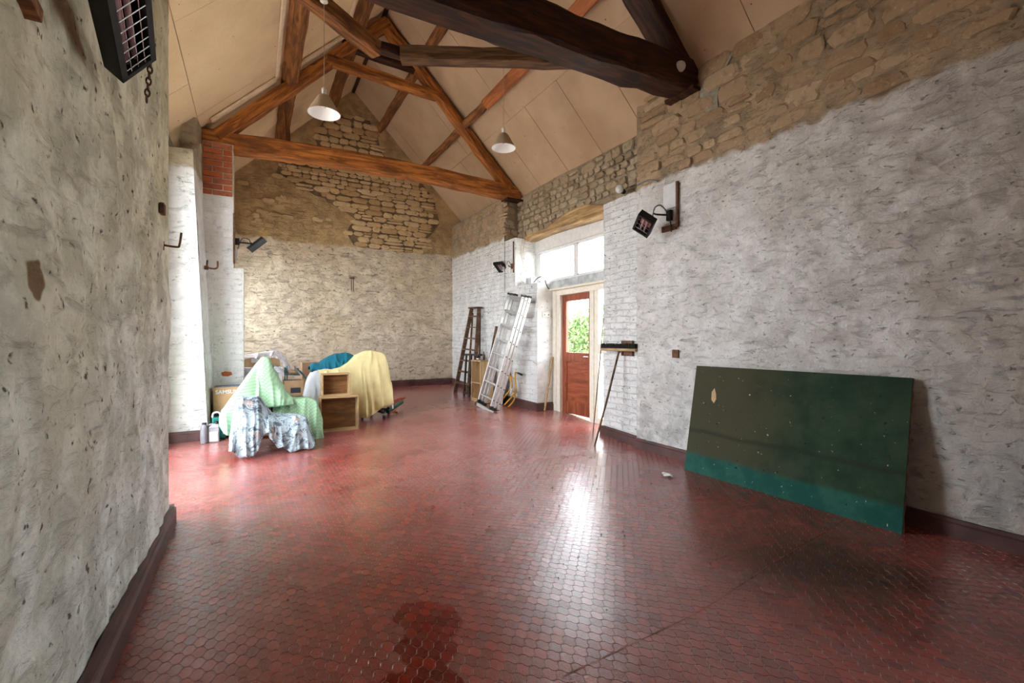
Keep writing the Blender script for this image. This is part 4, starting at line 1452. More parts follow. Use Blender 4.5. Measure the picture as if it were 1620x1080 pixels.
# ------------------------------------------------------------------ leaning board
bo = empty('leaning_board', (3.66, 2.15, 0), label='large stained green board with a teal bottom strip leaning on the right wall', cat='board')
o0 = Vector((3.632, 1.305, 0.0))
e_y = Vector((0, 1.70, 0))
e_u = Vector((.195, .012, 0.998))
nn = e_y.cross(e_u).normalized()
nn = nn if nn.x < 0 else -nn
m = MB()
m.para(o0, e_y, e_u, -nn * .004)
m.build('painted_face', M['board'], bo)
m = MB()
rr = random.Random(4)
K = 26
vs, fs = [], []
for side in (0,):
    for i in range(K + 1):
        t = i / K
        p = o0 + e_u * t
        j = rr.uniform(-.004, .005)
        vs += [p - nn * .002 + Vector((0, j, 0)), p - nn * .03 + Vector((0, rr.uniform(-.004, .006), 0))]
    fs += [(2 * i, 2 * i + 1, 2 * i + 3, 2 * i + 2) for i in range(K)]
m.add(vs, fs)
m.para(o0 - nn * .004 + Vector((0, .006, 0)), e_y - Vector((0, .006, 0)), e_u, -nn * .026)
m.build('core_board', M['board_edge'], bo)
m = MB()
pk = [(0, 0), (.03, .03), (.035, .10), (.01, .14), (-.012, .09), (-.02, .04)]
b0 = o0 + e_y * .86 + e_u * .66
m.add([b0 + Vector((0, y, 0)) + e_u * z + nn * .0015 for y, z in pk], [tuple(range(6))])
m.build('peeled_patch', M['cardboard'], bo)

# ------------------------------------------------------------------ broom, canes, batten
br = empty('broom', (3.51, 4.19, .01), label='wide broom standing upside down with its bristles up against the pilaster', cat='broom')
m = MB()
m.tube([(3.512, 4.19, .012), (3.70, 4.18, .56), (3.872, 4.17, 1.115)], [.011, .013, .013], 10)
m.build('handle', M['wood_brown'], br, smooth=True)
m = MB()
m.bar((3.885, 3.885, 1.135), (3.885, 4.495, 1.135), .055, .035, cham=.008)
m.build('broom_head', M['pine'], br, grain='y')
m = MB()
r_ = random.Random(9)
for i in range(46):
    y = 3.893 + i * .0132
    for k in range(4):
        x = 3.866 + k * .013
        m.tube([(x, y, 1.15), (x + r_.gauss(0, .006), y + r_.gauss(0, .007), 1.205 + r_.uniform(-.006, .006))], [.007, .006], 5)
tag(m.build('bristles', M['bristle'], br), kind='stuff')
m = MB()
m.tube([(3.868, 4.17, 1.10), (3.885, 4.17, 1.125)], .019, 10)
m.build('socket', M['steel'], br)

m = MB()
m.tube([(3.842, 4.62, .04), (4.05, 4.73, .95), (4.245, 4.84, 1.86)], [.007, .008, .006], 8)
tag(m.build('cane', M['wood_brown'], smooth=True), 'thin bamboo cane leaning on the side light beside the door', 'cane')
m = MB()
m.bar((4.06, 6.075, .125), (4.22, 6.085, .98), .03, .02, up=(1, 0, 0))
tag(m.build('batten', M['pine']), 'short wooden batten standing in the corner left of the door', 'batten')

# ------------------------------------------------------------------ aluminium extension ladder
ld = empty('extension_ladder', (3.4, 6.5, fz(6.5)), label='triple aluminium extension ladder leaning on the white wall', cat='ladder')
foot = Vector((3.36, 6.60, fz(6.6)))
tp = Vector((3.80, 6.32, 1.97))
ax = (tp - foot).normalized()
wdv = Vector((.12, -1, 0))
wdv = (wdv - ax * wdv.dot(ax)).normalized()
out = ax.cross(wdv).normalized()
if out.x > 0: out = -out
Lh = (tp - foot).length
HW = 0.195
for sct in range(3):
    hw = HW - .0 * sct
    base = foot + out * (.065 * sct) + ax * (0.02 * sct)
    ln_ = Lh - .03 * sct
    for sd_ in (-1, 1):
        m = MB()
        a = base + wdv * (hw * sd_)
        m.bar(a, a + ax * ln_, .028, .056, up=out, cham=.005)
        rail = m.build('rail', M['alu'], ld)
        for q0, q1 in ((-.02, .035), (ln_ - .02, ln_ + .012)):
            m = MB()
            m.bar(a + ax * q0, a + ax * q1, .034, .061, up=out)
            m.build('end_cap', M['black_plastic'], rail)
        m = MB()
        for k in range(8):
            q = a + ax * (.13 + k * .238) + wdv * (sd_ * .014)
            m.tube([q, q + wdv * (sd_ * .004)], .011, 8)
        tag(m.build('rung_plug', M['black_plastic'], rail), kind='stuff')
    for k in range(8):
        m = MB()
        q = base + ax * (.13 + k * .238)
        m.bar(q - wdv * hw, q + wdv * hw, .028, .026, up=out, cham=.006)
        m.build('rung', M['alu'], ld)
m = MB()
bb = foot + out * .13 - ax * .01
m.bar(bb - wdv * (HW + .02), bb + wdv * (HW + .16), .05, .035, up=out)
m.build('stabiliser_bar', M['alu'], ld)
m = MB()
m.bar(bb + wdv * (HW + .13), bb + wdv * (HW + .18), .075, .06, up=out, cham=.01)
m.build('rubber_foot', M['black_plastic'], ld)
m = MB()
m.bar(bb - wdv * (HW + .06), bb - wdv * (HW + .02), .06, .05, up=out, cham=.01)
m.build('rubber_foot', M['black_plastic'], ld)
m = MB()
q = foot + out * .16 + ax * .98 + wdv * (HW + .0)
m.bar(q, q + ax * .16, .022, .002, up=out)
m.build('rating_label', M['socket'], ld)

# ------------------------------------------------------------------ wooden step ladder
sl = empty('step_ladder', (3.6, 7.95, fz(7.95)), label='brown wooden step ladder closed against the far right wall', cat='ladder')
fa, fb = Vector((3.40, 8.20, fz(8.2))), Vector((3.52, 7.62, fz(7.62)))
ta, tb = Vector((3.69, 8.06, 1.86)), Vector((3.705, 7.76, 1.85))
for a, b in ((fa, ta), (fb, tb)):
    m = MB()
    m.bar(a, b, .03, .075, up=(-1, 0, .2), cham=.004)
    m.build('stile', M['wood_brown'], sl)
for k in range(7):
    t = .13 + k * .13
    a, b = fa.lerp(ta, t), fb.lerp(tb, t)
    m = MB()
    m.bar(a, b, .085, .022)
    m.build('step', M['wood_brown'], sl)
m = MB()
mid = (ta + tb) / 2
m.bar(ta + (ta - tb) * .1 + Vector((0, 0, .015)), tb - (ta - tb) * .1 + Vector((0, 0, .015)), .12, .03, cham=.004)
m.build('top_step', M['wood_brown'], sl)
for a, b in ((Vector((3.64, 8.14, fz(8.1))), ta), (Vector((3.68, 7.70, fz(7.7))), tb)):
    m = MB()
    m.bar(a + Vector((.0, 0, 0)), b + Vector((.02, 0, -.08)), .024, .03, up=(-1, 0, .2))
    m.build('rear_leg', M['wood_brown'], sl)
m = MB()
m.bar(Vector((3.66, 8.13, .62)), Vector((3.69, 7.71, .62)), .02, .04)
m.build('rear_brace', M['wood_brown'], sl)

# dark folding frame in front of it
sf = empty('dark_stand', (3.48, 7.7, fz(7.7)), label='dark wooden folded stand in front of the step ladder', cat='stand')
zb = fz(7.7)
for (x, y) in ((3.44, 7.86), (3.47, 7.70), (3.53, 7.56), (3.58, 7.70)):
    m = MB()
    m.bar((x, y, zb), (x + .05, y, .98), .034, .034, cham=.006)
    m.build('leg', M['wood_black'], sf)
m = MB()
m.bar((3.475, 7.93, .98), (3.63, 7.50, .98), .055, .035, cham=.006)
m.build('top_rail', M['wood_black'], sf)
m = MB()
m.bar((3.44, 7.88, zb + .06), (3.55, 7.52, zb + .05), .045, .04, cham=.006)
m.build('bottom_rail', M['wood_black'], sf)

# narrow bookcase
bx0, bx1, by0, by1 = 3.36, 3.60, 6.98, 7.36
bz = fz(7.1)
bc = empty('bookcase', (3.5, 7.17, bz), label='small open pine shelf unit behind the aluminium ladder', cat='shelf')
m = MB()
m.box(bx0, bx1, by0, by0 + .018, bz, bz + .71)
m.build('side_panel', M['pine'], bc, grain='z')
m = MB()
m.box(bx0, bx1, by1 - .018, by1, bz, bz + .71)
m.build('side_panel', M['pine'], bc, grain='z')
m = MB()
m.box(bx1 - .012, bx1, by0 + .018, by1 - .018, bz, bz + .71)
m.build('back_panel', M['pine'], bc)
for z in (bz + .05, bz + .33):
    m = MB()
    m.box(bx0 + .004, bx1 - .012, by0 + .018, by1 - .018, z, z + .018)
    m.build('shelf', M['pine'], bc)
m = MB()
m.box(bx0 - .004, bx1, by0 - .004, by1 + .004, bz + .71, bz + .73)
m.build('top_panel', M['pine'], bc)
m = MB()
m.box(bx0 + .002, bx0 + .016, by0 + .018, by1 - .018, bz, bz + .05)
m.build('plinth', M['pine'], bc)
# bits on its top
m = MB()
m.lathe([(0, 0), (.045, 0), (.05, .03), (.044, .032), (.04, .006), (0, .006)], (3.44, 7.22, bz + .732), 16)
tag(m.build('tin_lid', M['steel'], smooth=True), 'small metal dish on top of the pine shelf unit', 'dish')
m = MB()
m.lathe([(0, 0), (.02, 0), (.02, .09), (.008, .12), (.008, .15), (0, .15)], (3.47, 7.08, bz + .732), 12)
tag(m.build('spray_bottle', M['wood_brown'], smooth=True), 'small brown bottle on top of the pine shelf unit', 'bottle')
# folded wooden legs leaning behind
tl = empty('folded_tripod', (3.7, 7.1, fz(7.1)), label='folded wooden tripod leaning on the wall behind the shelf unit', cat='tripod')
for i, (a, b) in enumerate((((3.66, 7.52, fz(7.5)), (3.765, 7.20, 1.46)), ((3.68, 7.34, fz(7.3)), (3.77, 7.185, 1.44)), ((3.67, 7.20, fz(7.2)), (3.775, 7.17, 1.36)))):
    m = MB()
    m.bar(a, b, .028, .022, up=(-1, 0, 0))
    m.build('leg', M['wood_brown'], tl)
m = MB()
m.tube([(3.765, 7.195, 1.42), (3.772, 7.185, 1.50)], .022, 10)
m.build('head', M['wood_brown'], tl)
# white sheet leaning on the wall behind the ladder
m = MB()
m.para((3.655, 7.12, fz(7.0)), (.02, -.34, 0), (.10, .0, .72), (-.012, 0, 0))
tag(m.build('white_board', M['white_card']), 'white board leaning on the wall behind the aluminium ladder', 'board')

# ------------------------------------------------------------------ yellow tubular frame
yf = empty('bicycle_stand', (3.8, 6.55, fz(6.55)), label='yellow tubular stand with black hand grips by the skirting', cat='stand')
lean = lambda y, z: (3.72 + .10 * min(1, z / .7), y, z)
zf = fz(6.6)
A = [lean(6.85, .735), lean(6.76, .63), lean(6.66, .50), lean(6.665, .46)]
m = MB(); m.tube(curve_pts([lean(6.92, .745)] + A, 5), .0125, 8); m.build('handle_tube', M['yellow_enamel'], yf, smooth=True)
m = MB(); m.tube(curve_pts([lean(6.46, .70), lean(6.56, .715), lean(6.60, .69), lean(6.57, .58), lean(6.50, .42), lean(6.53, .36), lean(6.62, .31)], 5), .0125, 8); m.build('handle_tube', M['yellow_enamel'], yf, smooth=True)
for pts in ([(3.80, 6.665, .47), (3.78, 6.72, .40), (3.66, 6.86, fz(6.86) + .012)], [(3.80, 6.62, .33), (3.68, 6.72, fz(6.7) + .012)], [(3.80, 6.56, .38), (3.75, 6.53, .25), (3.64, 6.52, fz(6.5) + .012)]):
    m = MB(); m.tube(curve_pts(pts, 5), .0125, 8); m.build('leg', M['yellow_enamel'], yf, smooth=True)
m = MB()
m.tube([lean(6.76, .63), lean(6.57, .60)], .008, 8)
m.build('cross_bar', M['yellow_enamel'], yf, smooth=True)
m = MB()
m.tube([(3.79, 6.71, .42), (3.80, 6.57, .36)], .011, 8)
m.build('cross_bar', M['yellow_enamel'], yf, smooth=True)
m = MB()
m.tube([lean(6.985, .75), lean(6.91, .745)], .017, 10)
m.build('hand_grip', M['black_plastic'], yf, smooth=True)
m = MB()
m.tube([lean(6.38, .685), lean(6.50, .705)], .017, 10)
m.build('hand_grip', M['black_plastic'], yf, smooth=True)
m = MB()
m.para((3.765, 6.64, .37), (0, .05, 0.0), (.01, -.01, .07), (.01, 0, 0))
m.build('sticker', M['label_paper'], yf)

# ------------------------------------------------------------------ heaters
Rv, Uv, Tv = Vector((math.cos(YAW), -math.sin(YAW), 0)), Vector((0, 0, 1)), Vector((-math.sin(YAW), -math.cos(YAW), 0))


def heater(root, o, a, b, c, na=5, nb=3):
    """o: corner of the open face; a, b: its edges; c: depth away from the face"""
    o, a, b, c = Vector(o), Vector(a), Vector(b), Vector(c)
    la, lb, lc = a.length, b.length, c.length
    ua, ub, uc = a / la, b / lb, c / lc
    t = .006
    fr = .022
    m = MB()
    m.para(o + c, a, b, uc * -t)
    m.para(o, a, ub * t, c)
    m.para(o + b - ub * t, a, ub * t, c)
    m.para(o, ua * t, b, c)
    m.para(o + a - ua * t, ua * t, b, c)
    m.build('housing', M['black_metal'], root)
    m = MB()
    e = -uc * .004
    m.para(o + e, a, ub * fr, uc * .012)
    m.para(o + b - ub * fr + e, a, ub * fr, uc * .012)
    m.para(o + e, ua * fr, b, uc * .012)
    m.para(o + a - ua * fr + e, ua * fr, b, uc * .012)
    m.build('front_frame', M['black_metal'], root)
    m = MB()
    m.para(o + uc * (lc * .8) + ua * fr + ub * fr, a - ua * 2 * fr, b - ub * 2 * fr, uc * .003)
    m.build('reflector', M['chrome'], root)
    m = MB()
    lon, sh, nl, ns = (a, b, ub, ua) if la > lb else (b, a, ua, ub)
    for f in (.38, .62):
        p = o + sh * f + uc * (lc * .45)
        m.tube([p + lon.normalized() * (fr + .004), p + lon - lon.normalized() * (fr + .004)], .009, 8)
    m.build('heating_tube', M['quartz'], root, smooth=True)
    k = max(3, int(lon.length / .05))
    for i in range(1, k):
        m = MB()
        p = o + lon * (i / k) - uc * .002
        m.tube([p + nl * .012, p + sh - nl * .012], .0018, 5)
        m.build('guard_wire', M['steel'], root)
    m = MB()
    for f in (.3, .5, .7):
        p = o + sh * f - uc * .0
        m.tube([p + ns * .012, p + lon - ns * .012], .0014, 5)
    m.build('guard_rod', M['steel'], root)


# big one, high on the near left wall
hb = empty('heater', (-.45, 1.9, 2.2), label='black infrared heater high on the near left wall', cat='heater')
L_ = Vector((.065, -.60, .055))
A_, B_, C_ = Vector((-.45, 2.06, 2.188)), Vector((-.397, 2.06, 2.152)), Vector((-.305, 2.06, 2.262))
dep_ = (A_ - B_)
fw = (C_ - B_)
dep_ = dep_ - fw.normalized() * dep_.dot(fw.normalized())
heater(hb, B_, fw, L_, dep_)
m = MB()
m.bar((-.50, 1.72, 2.33), (-.37, 1.72, 2.31), .04, .012)
m.bar((-.475, 1.66, 2.38), (-.475, 1.78, 2.28), .012, .06, up=(1, 0, 0))
m.build('bracket', M['black_metal'], hb)
hc = empty('chain', (-.32, 2.08, 2.1), label='short rusty chain hanging below the big heater', cat='chain')
for i in range(7):
    m = MB()
    zc = 2.25 - i * .021
    yc = 2.08 + i * .001
    pts = []
    for k in range(11):
        a = 2 * math.pi * k / 10
        u_, v_ = .007 * math.cos(a), .014 * math.sin(a)
        pts.append((-.322 + (u_ if i % 2 else 0) - .002 * i, yc + (0 if i % 2 else u_), zc + v_))
    m.tube(pts, .003, 6, cap=False)
    m.build('link', M['rust'], hc)

# right wall heater
pR = Vector((0, 0, 1.25)) + 4.72 * Vector((math.sin(YAW) + (1010 - 810) / 720 * math.cos(YAW), math.cos(YAW) - (1010 - 810) / 720 * math.sin(YAW), (538 - 338) / 720))
pR = Vector((3.478, 3.455, 2.561)) if False else pR
hr = empty('heater', (3.85, 3.40, 2.55), label='black infrared heater on an arm on the near right wall', cat='heater')
heater(hr, pR, Rv * .148 - Uv * .111 + Tv * .037, -Rv * .011 - Uv * .106 - Tv * .20, Rv * .045 + Uv * .053 - Tv * .022)
m = MB()
q = pR + Rv * .165 + Uv * .0
m.tube([(3.86, 3.40, 2.585), (3.70, 3.43, 2.58), tuple(q)], .010, 8)
m.build('arm', M['black_metal'], hr)
m = MB()
m.box(3.855, 3.895, 3.37, 3.43, 2.53, 2.64)
m.build('wall_bracket', M['black_metal'], hr, bevel=.004)
m = MB()
m.tube(curve_pts([(3.86, 3.36, 2.40), (3.84, 3.37, 2.55), (3.78, 3.42, 2.68), (3.72, 3.46, 2.66), (3.70, 3.47, 2.55), tuple(q + Vector((0, 0, -.05)))], 6), .006, 6)
m.build('flex', M['black_plastic'], hr)
bs = empty('backing_strip', (3.88, 3.32, 2.6), label='white board and dark strip on the wall behind the right heater', cat='backing')
m = MB(); m.box(3.872, 3.885, 3.31, 3.48, 2.66, 2.92); m.build('board', M['white_card'], bs)
m = MB(); m.box(3.865, 3.885, 3.285, 3.31, 2.44, 2.92); m.build('edge_strip', M['rust'], bs)
m = MB(); m.box(3.868, 3.885, 3.31, 3.50, 2.42, 2.48); m.build('foot_plate', M['rust'], bs)

# far right heater
hf = empty('heater', (3.84, 6.66, 2.45), label='small black heater on the white wall left of the transom window', cat='heater')
pf = Vector((3.52, 6.72, 2.50))
pf = Vector((0, 0, 1.25)) + 7.9 * Vector((math.sin(YAW) + (780 - 810) / 720 * math.cos(YAW), math.cos(YAW) - (780 - 810) / 720 * math.sin(YAW), (538 - 418) / 720))
heater(hf, pf, Rv * .165 + Uv * .012 + Tv * .05, Rv * .10 - Uv * .13 - Tv * .10, Uv * .045 - Tv * .05)
m = MB(); m.tube([(3.86, 6.74, 2.50), (3.80, 6.72, 2.49), (3.72, 6.66, 2.50)], .009, 8); m.build('arm', M['black_metal'], hf)
m = MB(); m.box(3.835, 3.875, 6.70, 6.78, 2.40, 2.56); m.build('wall_bracket', M['rust'], hf, bevel=.004)
m = MB(); m.box(3.825, 3.86, 6.71, 6.75, 2.37, 2.46); m.build('junction_box', M['socket'], hf, bevel=.004)
m = MB(); m.tube(curve_pts([(3.84, 6.73, 2.45), (3.80, 6.75, 2.57), (3.74, 6.72, 2.58), (3.70, 6.66, 2.52)], 5), .005, 6); m.build('flex', M['black_plastic'], hf)
m = MB(); m.box(3.845, 3.87, 6.705, 6.725, 2.40, 2.93)
tag(m.build('conduit_strip', M['rust']), 'rusty vertical strip above the small far heater', 'conduit')

# heater on the brick pier
hl = empty('heater', (-.2, 6.85, 2.5), label='black heater seen edge-on on an arm beside the brick pier', cat='heater')
pl = Vector((0, 0, 1.25)) + 5.72 * Vector((math.sin(YAW) + (392.4 - 810) / 720 * math.cos(YAW), math.cos(YAW) - (392.4 - 810) / 720 * math.sin(YAW), (538 - 393.7) / 720))
view = (pl - Vector((0, 0, 1.25))).normalized()
heater(hl, pl + Rv * .051 - Uv * .046, Rv * .19 + Uv * .143, view * .15 + (Rv * -.051 + Uv * .046) * .45, (Rv * -.051 + Uv * .046) * .95)
m = MB(); m.tube([(-.19, 6.85, 2.515), (-.02, 6.74, 2.49), tuple(pl + Rv * .04 + Uv * .075)], .010, 8); m.build('arm', M['black_metal'], hl)
m = MB(); m.box(-.215, -.15, 6.82, 6.88, 2.48, 2.56); m.build('wall_bracket', M['black_metal'], hl, bevel=.004)
m = MB(); m.box(-.213, -.165, 6.81, 6.86, 2.30, 2.42); m.build('junction_box', M['white_card'], hl, bevel=.004)
m = MB(); m.tube(curve_pts([(-.17, 6.84, 2.42), (-.12, 6.82, 2.56), (-.04, 6.76, 2.54), tuple(pl + Rv * .03 + Uv * .03)], 5), .005, 6); m.build('flex', M['black_plastic'], hl)
m = MB(); m.box(-.218, -.196, 6.75, 6.775, 2.22, 2.86)
tag(m.build('conduit_strip', M['rust']), 'rusty vertical strip on the corner of the brick pier', 'conduit')


# floodlight bulbs
def spot(name, c, axis, label):
    rt = empty(name, c, label=label, cat='lamp')
    q = Vector(axis).normalized()
    Mx = q.to_track_quat('Z', 'Y').to_matrix()
    m = MB(); m.lathe([(0, .055), (.03, .052), (.048, .04), (.052, .025)][::-1], c, 20, Mx); m.build('lens', M['bulb_glass'], rt, smooth=True)
    m = MB(); m.lathe([(.053, .026), (.05, .0), (.03, -.05), (.024, -.09), (0, -.09)][::-1], c, 20, Mx); m.build('reflector_body', M['steel'], rt, smooth=True)
    m = MB()
    p = Vector(c)
    m.lathe([(0, -.17), (.03, -.17), (.034, -.08), (0, -.08)][::-1], c, 14, Mx)
    m.build('lamp_holder', M['black_plastic'], rt, smooth=True)
    return rt


spot('spot_lamp', (3.64, 3.07, 3.93), (-.45, -.80, -.25), 'round spot lamp at the wall end of the near tie beam')
spot('spot_lamp', (3.88, 4.16, 3.085), (-.80, -.50, -.1), 'round spot lamp on the ledge above the pilaster')

# hooks, plates, wall bits


def put(name, mb, mat, label, cat, **k):
    return tag(mb.build(name, mat, **k), label, cat)


m = MB(); m.tube(curve_pts([(-.50, 3.64, 1.86), (-.43, 3.645, 1.855), (-.415, 3.645, 1.87), (-.405, 3.645, 1.95)], 4), .007, 6)
m.box(-.505, -.495, 3.60, 3.66, 1.83, 1.885)
put('hook', m, M['rust'], 'rusty hook at the edge of the near left wall', 'hook')
m = MB(); m.tube(curve_pts([(-.47, 6.5, 2.20), (-.47, 6.46, 2.12), (-.43, 6.44, 2.10), (-.37, 6.44, 2.11), (-.365, 6.44, 2.19)], 4), .010, 6)
m.box(-.50, -.46, 6.45, 6.52, 2.09, 2.13)
put('hook', m, M['rust'], 'rusty double hook between the white jamb and the pier', 'hook')
m = MB(); m.tube([(1.665, 9.27, 2.45), (1.665, 9.22, 2.45), (1.665, 9.22, 2.20)], .008, 6); m.tube([(1.70, 9.27, 2.45), (1.70, 9.22, 2.45), (1.70, 9.22, 2.20)], .008, 6)
m.box(1.64, 1.72, 9.21, 9.28, 2.45, 2.475)
put('hook', m, M['rust'], 'pair of thin iron hooks in the middle of the end wall', 'hook')
m = MB(); m.box(-.485, -.462, 3.40, 3.47, 2.01, 2.075)
put('iron_plate', m, M['rust'], 'small rusty plate near the edge of the left wall', 'plate', bevel=.004)
m = MB(); m.box(3.862, 3.88, 3.275, 3.355, 1.065, 1.15)
put('iron_plate', m, M['rust'], 'square rusty plate on the right wall above the green board', 'plate', bevel=.004)
m = MB(); m.box(3.925, 3.95, 4.0, 4.19, 1.06, 1.245)
put('iron_plate', m, M['rust'], 'dark plate on the pilaster behind the broom head', 'plate', bevel=.004)
m = MB(); m.box(4.04, 4.19, 6.095, 6.118, 1.62, 1.70)
sk = tag(m.build('wall_socket', M['socket'], bevel=.004), 'ivory double wall socket on the reveal left of the door', 'socket')
m = MB()
for x in (4.075, 4.15): m.tube([(x, 6.096, 1.66), (x, 6.091, 1.66)], .012, 10)
m.build('socket_face', M['grey_plastic'], sk)
m = MB(); m.box(4.02, 4.14, 6.42, 6.60, 2.175, 2.30)
put('junction_box', m, M['grey_paint'], 'grey junction box on the ledge below the transom window', 'box', bevel=.008)
m = MB(); m.tube(curve_pts([(4.08, 6.42, 2.22), (4.05, 6.25, 2.27), (4.03, 6.05, 2.25), (4.04, 5.99, 2.12), (4.08, 5.98, 2.06)], 6), .008, 6)
put('cable', m, M['black_plastic'], 'black cable running from the grey junction box to the door head', 'cable', smooth=True)
m = MB(); m.tube(curve_pts([(4.0, 6.665, 2.98), (3.97, 6.66, 2.75), (4.02, 6.665, 2.5), (3.95, 6.665, 2.3), (4.06, 6.60, 2.19)], 6), .004, 6)
m.tube(curve_pts([(4.05, 6.665, 2.98), (4.02, 6.66, 2.7), (4.08, 6.665, 2.42), (4.06, 6.62, 2.24)], 6), .003, 6)
put('cable', m, M['cord'], 'thin pale wires hanging on the reveal beside the transom window', 'cable', smooth=True)
m = MB(); m.tube(curve_pts([(3.885, 3.88, 3.05), (3.875, 3.72, 3.055), (3.87, 3.56, 3.0)], 6), .008, 6)
put('cable', m, M['grey_plastic'], 'short grey cable above the right heater', 'cable', smooth=True)
m = MB()
m.bar((-.50, 1.30, 2.115), (-.50, 1.565, 2.055), .09, .035, up=(0, 0, 1))
put('timber_end', m, M['timber_mid'], 'end of a brown timber on the near left wall at the top corner', 'timber')
# ------------------------------------------------------------------ draped cloths


def interp(xs, ys, x):
    """smooth interpolation of a profile"""
    xs, ys = np.array(xs, float), np.array(ys, float)
    n = 400
    g = np.linspace(xs[0], xs[-1], n)
    v = np.interp(g, xs, ys)
    k = np.hanning(25)
    k /= k.sum()
    vp = np.concatenate([np.full(12, v[0]), v, np.full(12, v[-1])])
    return np.interp(x, g, np.convolve(vp, k, 'valid'))


def drape(mb, prof, yc, d_top, d_front, d_back, folds, seed, nu=110, nv=44, fold_amp=.05):
    """prof: rows (x, z_top, z_hem_front); a sheet thrown over a ridge that runs along x"""
    P = np.array(prof, float)
    r = np.random.RandomState(seed)
    x = np.linspace(P[0, 0], P[-1, 0], nu)
    zt, zh = interp(P[:, 0], P[:, 1], x), interp(P[:, 0], P[:, 2], x)
    if P.shape[1] > 3: yo = interp(P[:, 0], P[:, 3], x)
    else: yo = np.zeros(nu)
    t = np.linspace(-1, 1, nv)
    out_ = np.zeros((nu, nv, 3))
    s = np.linspace(0, 1, nu)
    # folds: narrow ridges that run down from the top, each with its own place, width and slant
    nr = max(3, int(folds * 2.2))
    cs = (np.arange(nr) + r.uniform(.15, .85, nr)) / nr
    wd_ = r.uniform(.018, .05, nr) * 4.2 / max(folds, 2)
    am = r.uniform(.45, 1.1, nr)
    sl = r.uniform(-.06, .06, nr)
    st_ = r.uniform(0.0, .35, nr)
    for j, tt in enumerate(t):
        a = abs(tt)
        front = tt > 0
        # flat top for a<k, then falling
        k = 0.18
        if a < k:
            y = (a / k) * d_top
            f = 0.0
        else:
            f = (a - k) / (1 - k)
            y = d_top + (d_front if front else d_back) * (1 - (1 - f) ** 1.7) 
        drop = f ** 1.0
        z = zt - (zt - zh) * drop
        if not front: z = zt - (zt - zh) * drop * .9
        ss = s[:, None] - cs - sl * f
        rid = am * np.exp(-np.abs(ss / wd_) ** 1.5) * np.clip((f - st_) / (1 - st_), 0, 1) ** .8
        wave = rid.sum(1)
        push = fold_amp * (1.0 if front else .6)
        yy = yc + yo - (y if front else -y)
        side = (am * np.exp(-np.abs(ss / wd_) ** 1.5) * np.sign(ss) * np.clip(np.abs(ss / wd_), 0, 1)).sum(1)
        out_[:, j, 0] = x - side * .25 * push * f
        out_[:, j, 1] = yy - (push if front else -push) * (wave - .3 * f)
        out_[:, j, 2] = z + .012 * f * f * np.sin(s * 17 + seed) - .02 * f * (1 - np.clip(wave, 0, 1)) * (f > .8)
    out_ += (vnoise(out_, 7.0, seed)[..., None] * .012) + (vnoise(out_, 19.0, seed + 1)[..., None] * .004)
    cre = (1 - np.abs(vnoise(out_ * np.array([1, 1, .55]), 6.5, seed + 9))) ** 5
    out_[..., 1] -= cre * .022 * np.sign(t)[None, :]
    out_[..., 2] += cre * .006
    mb.grid(out_)
    return out_


def cloth(name, lobes, mat, label, cat, thick=0.004, subs=1, uvscale=1.0, solid=True):
    mb = MB()
    uvs = []
    for lb in lobes:
        O_ = drape(mb, **lb)
        # cloth lengths as texture coordinates
        du = np.linalg.norm(np.diff(O_[:, :, [0, 2]], axis=0), axis=2)
        dv = np.linalg.norm(np.diff(O_, axis=1), axis=2)
        mid_ = O_.shape[1] // 2
        U_ = np.concatenate([np.zeros((1, du.shape[1])), np.cumsum(du, axis=0)], 0)
        U_ = .5 * U_ + .5 * U_[:, mid_:mid_ + 1]
        V_ = np.concatenate([np.zeros((dv.shape[0], 1)), np.cumsum(dv, axis=1)], 1)
        V_ = V_ - V_[:, mid_:mid_ + 1]
        uvs.append(np.stack([U_, V_], -1).reshape(-1, 2))
    UV = np.concatenate(uvs) * uvscale
    o = mb.build(name, mat, smooth=True)
    ly = o.data.uv_layers.new(name='UVMap')
    li = np.zeros(len(o.data.loops), np.int32)
    o.data.loops.foreach_get('vertex_index', li)
    ly.data.foreach_set('uv', UV[li].reshape(-1))
    if solid:
        sm = o.modifiers.new('thickness', 'SOLIDIFY')
        sm.thickness = thick
        sm.offset = -1
    return tag(o, label, cat)


# chair under the green cloth


def chair(name, x, y, z0, seat, back, wx, wy, label, mat, flip=1):
    rt = empty(name, (x, y, z0), label=label, cat='chair')
    for sx in (-1, 1):
        for sy in (-1, 1):
            m = MB()
            hb_ = back if sx * flip < 0 else seat
            m.bar((x + sx * wx / 2, y + sy * wy / 2, fz(y + sy * wy / 2)), (x + sx * wx / 2, y + sy * wy / 2, hb_ - .02), .036, .036, cham=.006)
            m.build('leg', mat, rt)
    m = MB(); m.box(x - wx / 2 - .02, x + wx / 2 + .02, y - wy / 2 - .02, y + wy / 2 + .02, seat - .03, seat); m.build('seat', mat, rt, bevel=.006)
    xb = x - flip * wx / 2
    m = MB(); m.box(xb - .014, xb + .014, y - wy / 2, y + wy / 2, back - .12, back - .03); m.build('backrest', mat, rt, bevel=.005)
    m = MB()
    for sy in (-1, 1): m.bar((x - wx / 2, y + sy * wy / 2, z0 + .14), (x + wx / 2, y + sy * wy / 2, z0 + .14), .02, .025)
    m.build('stretcher', mat, rt)
    return rt


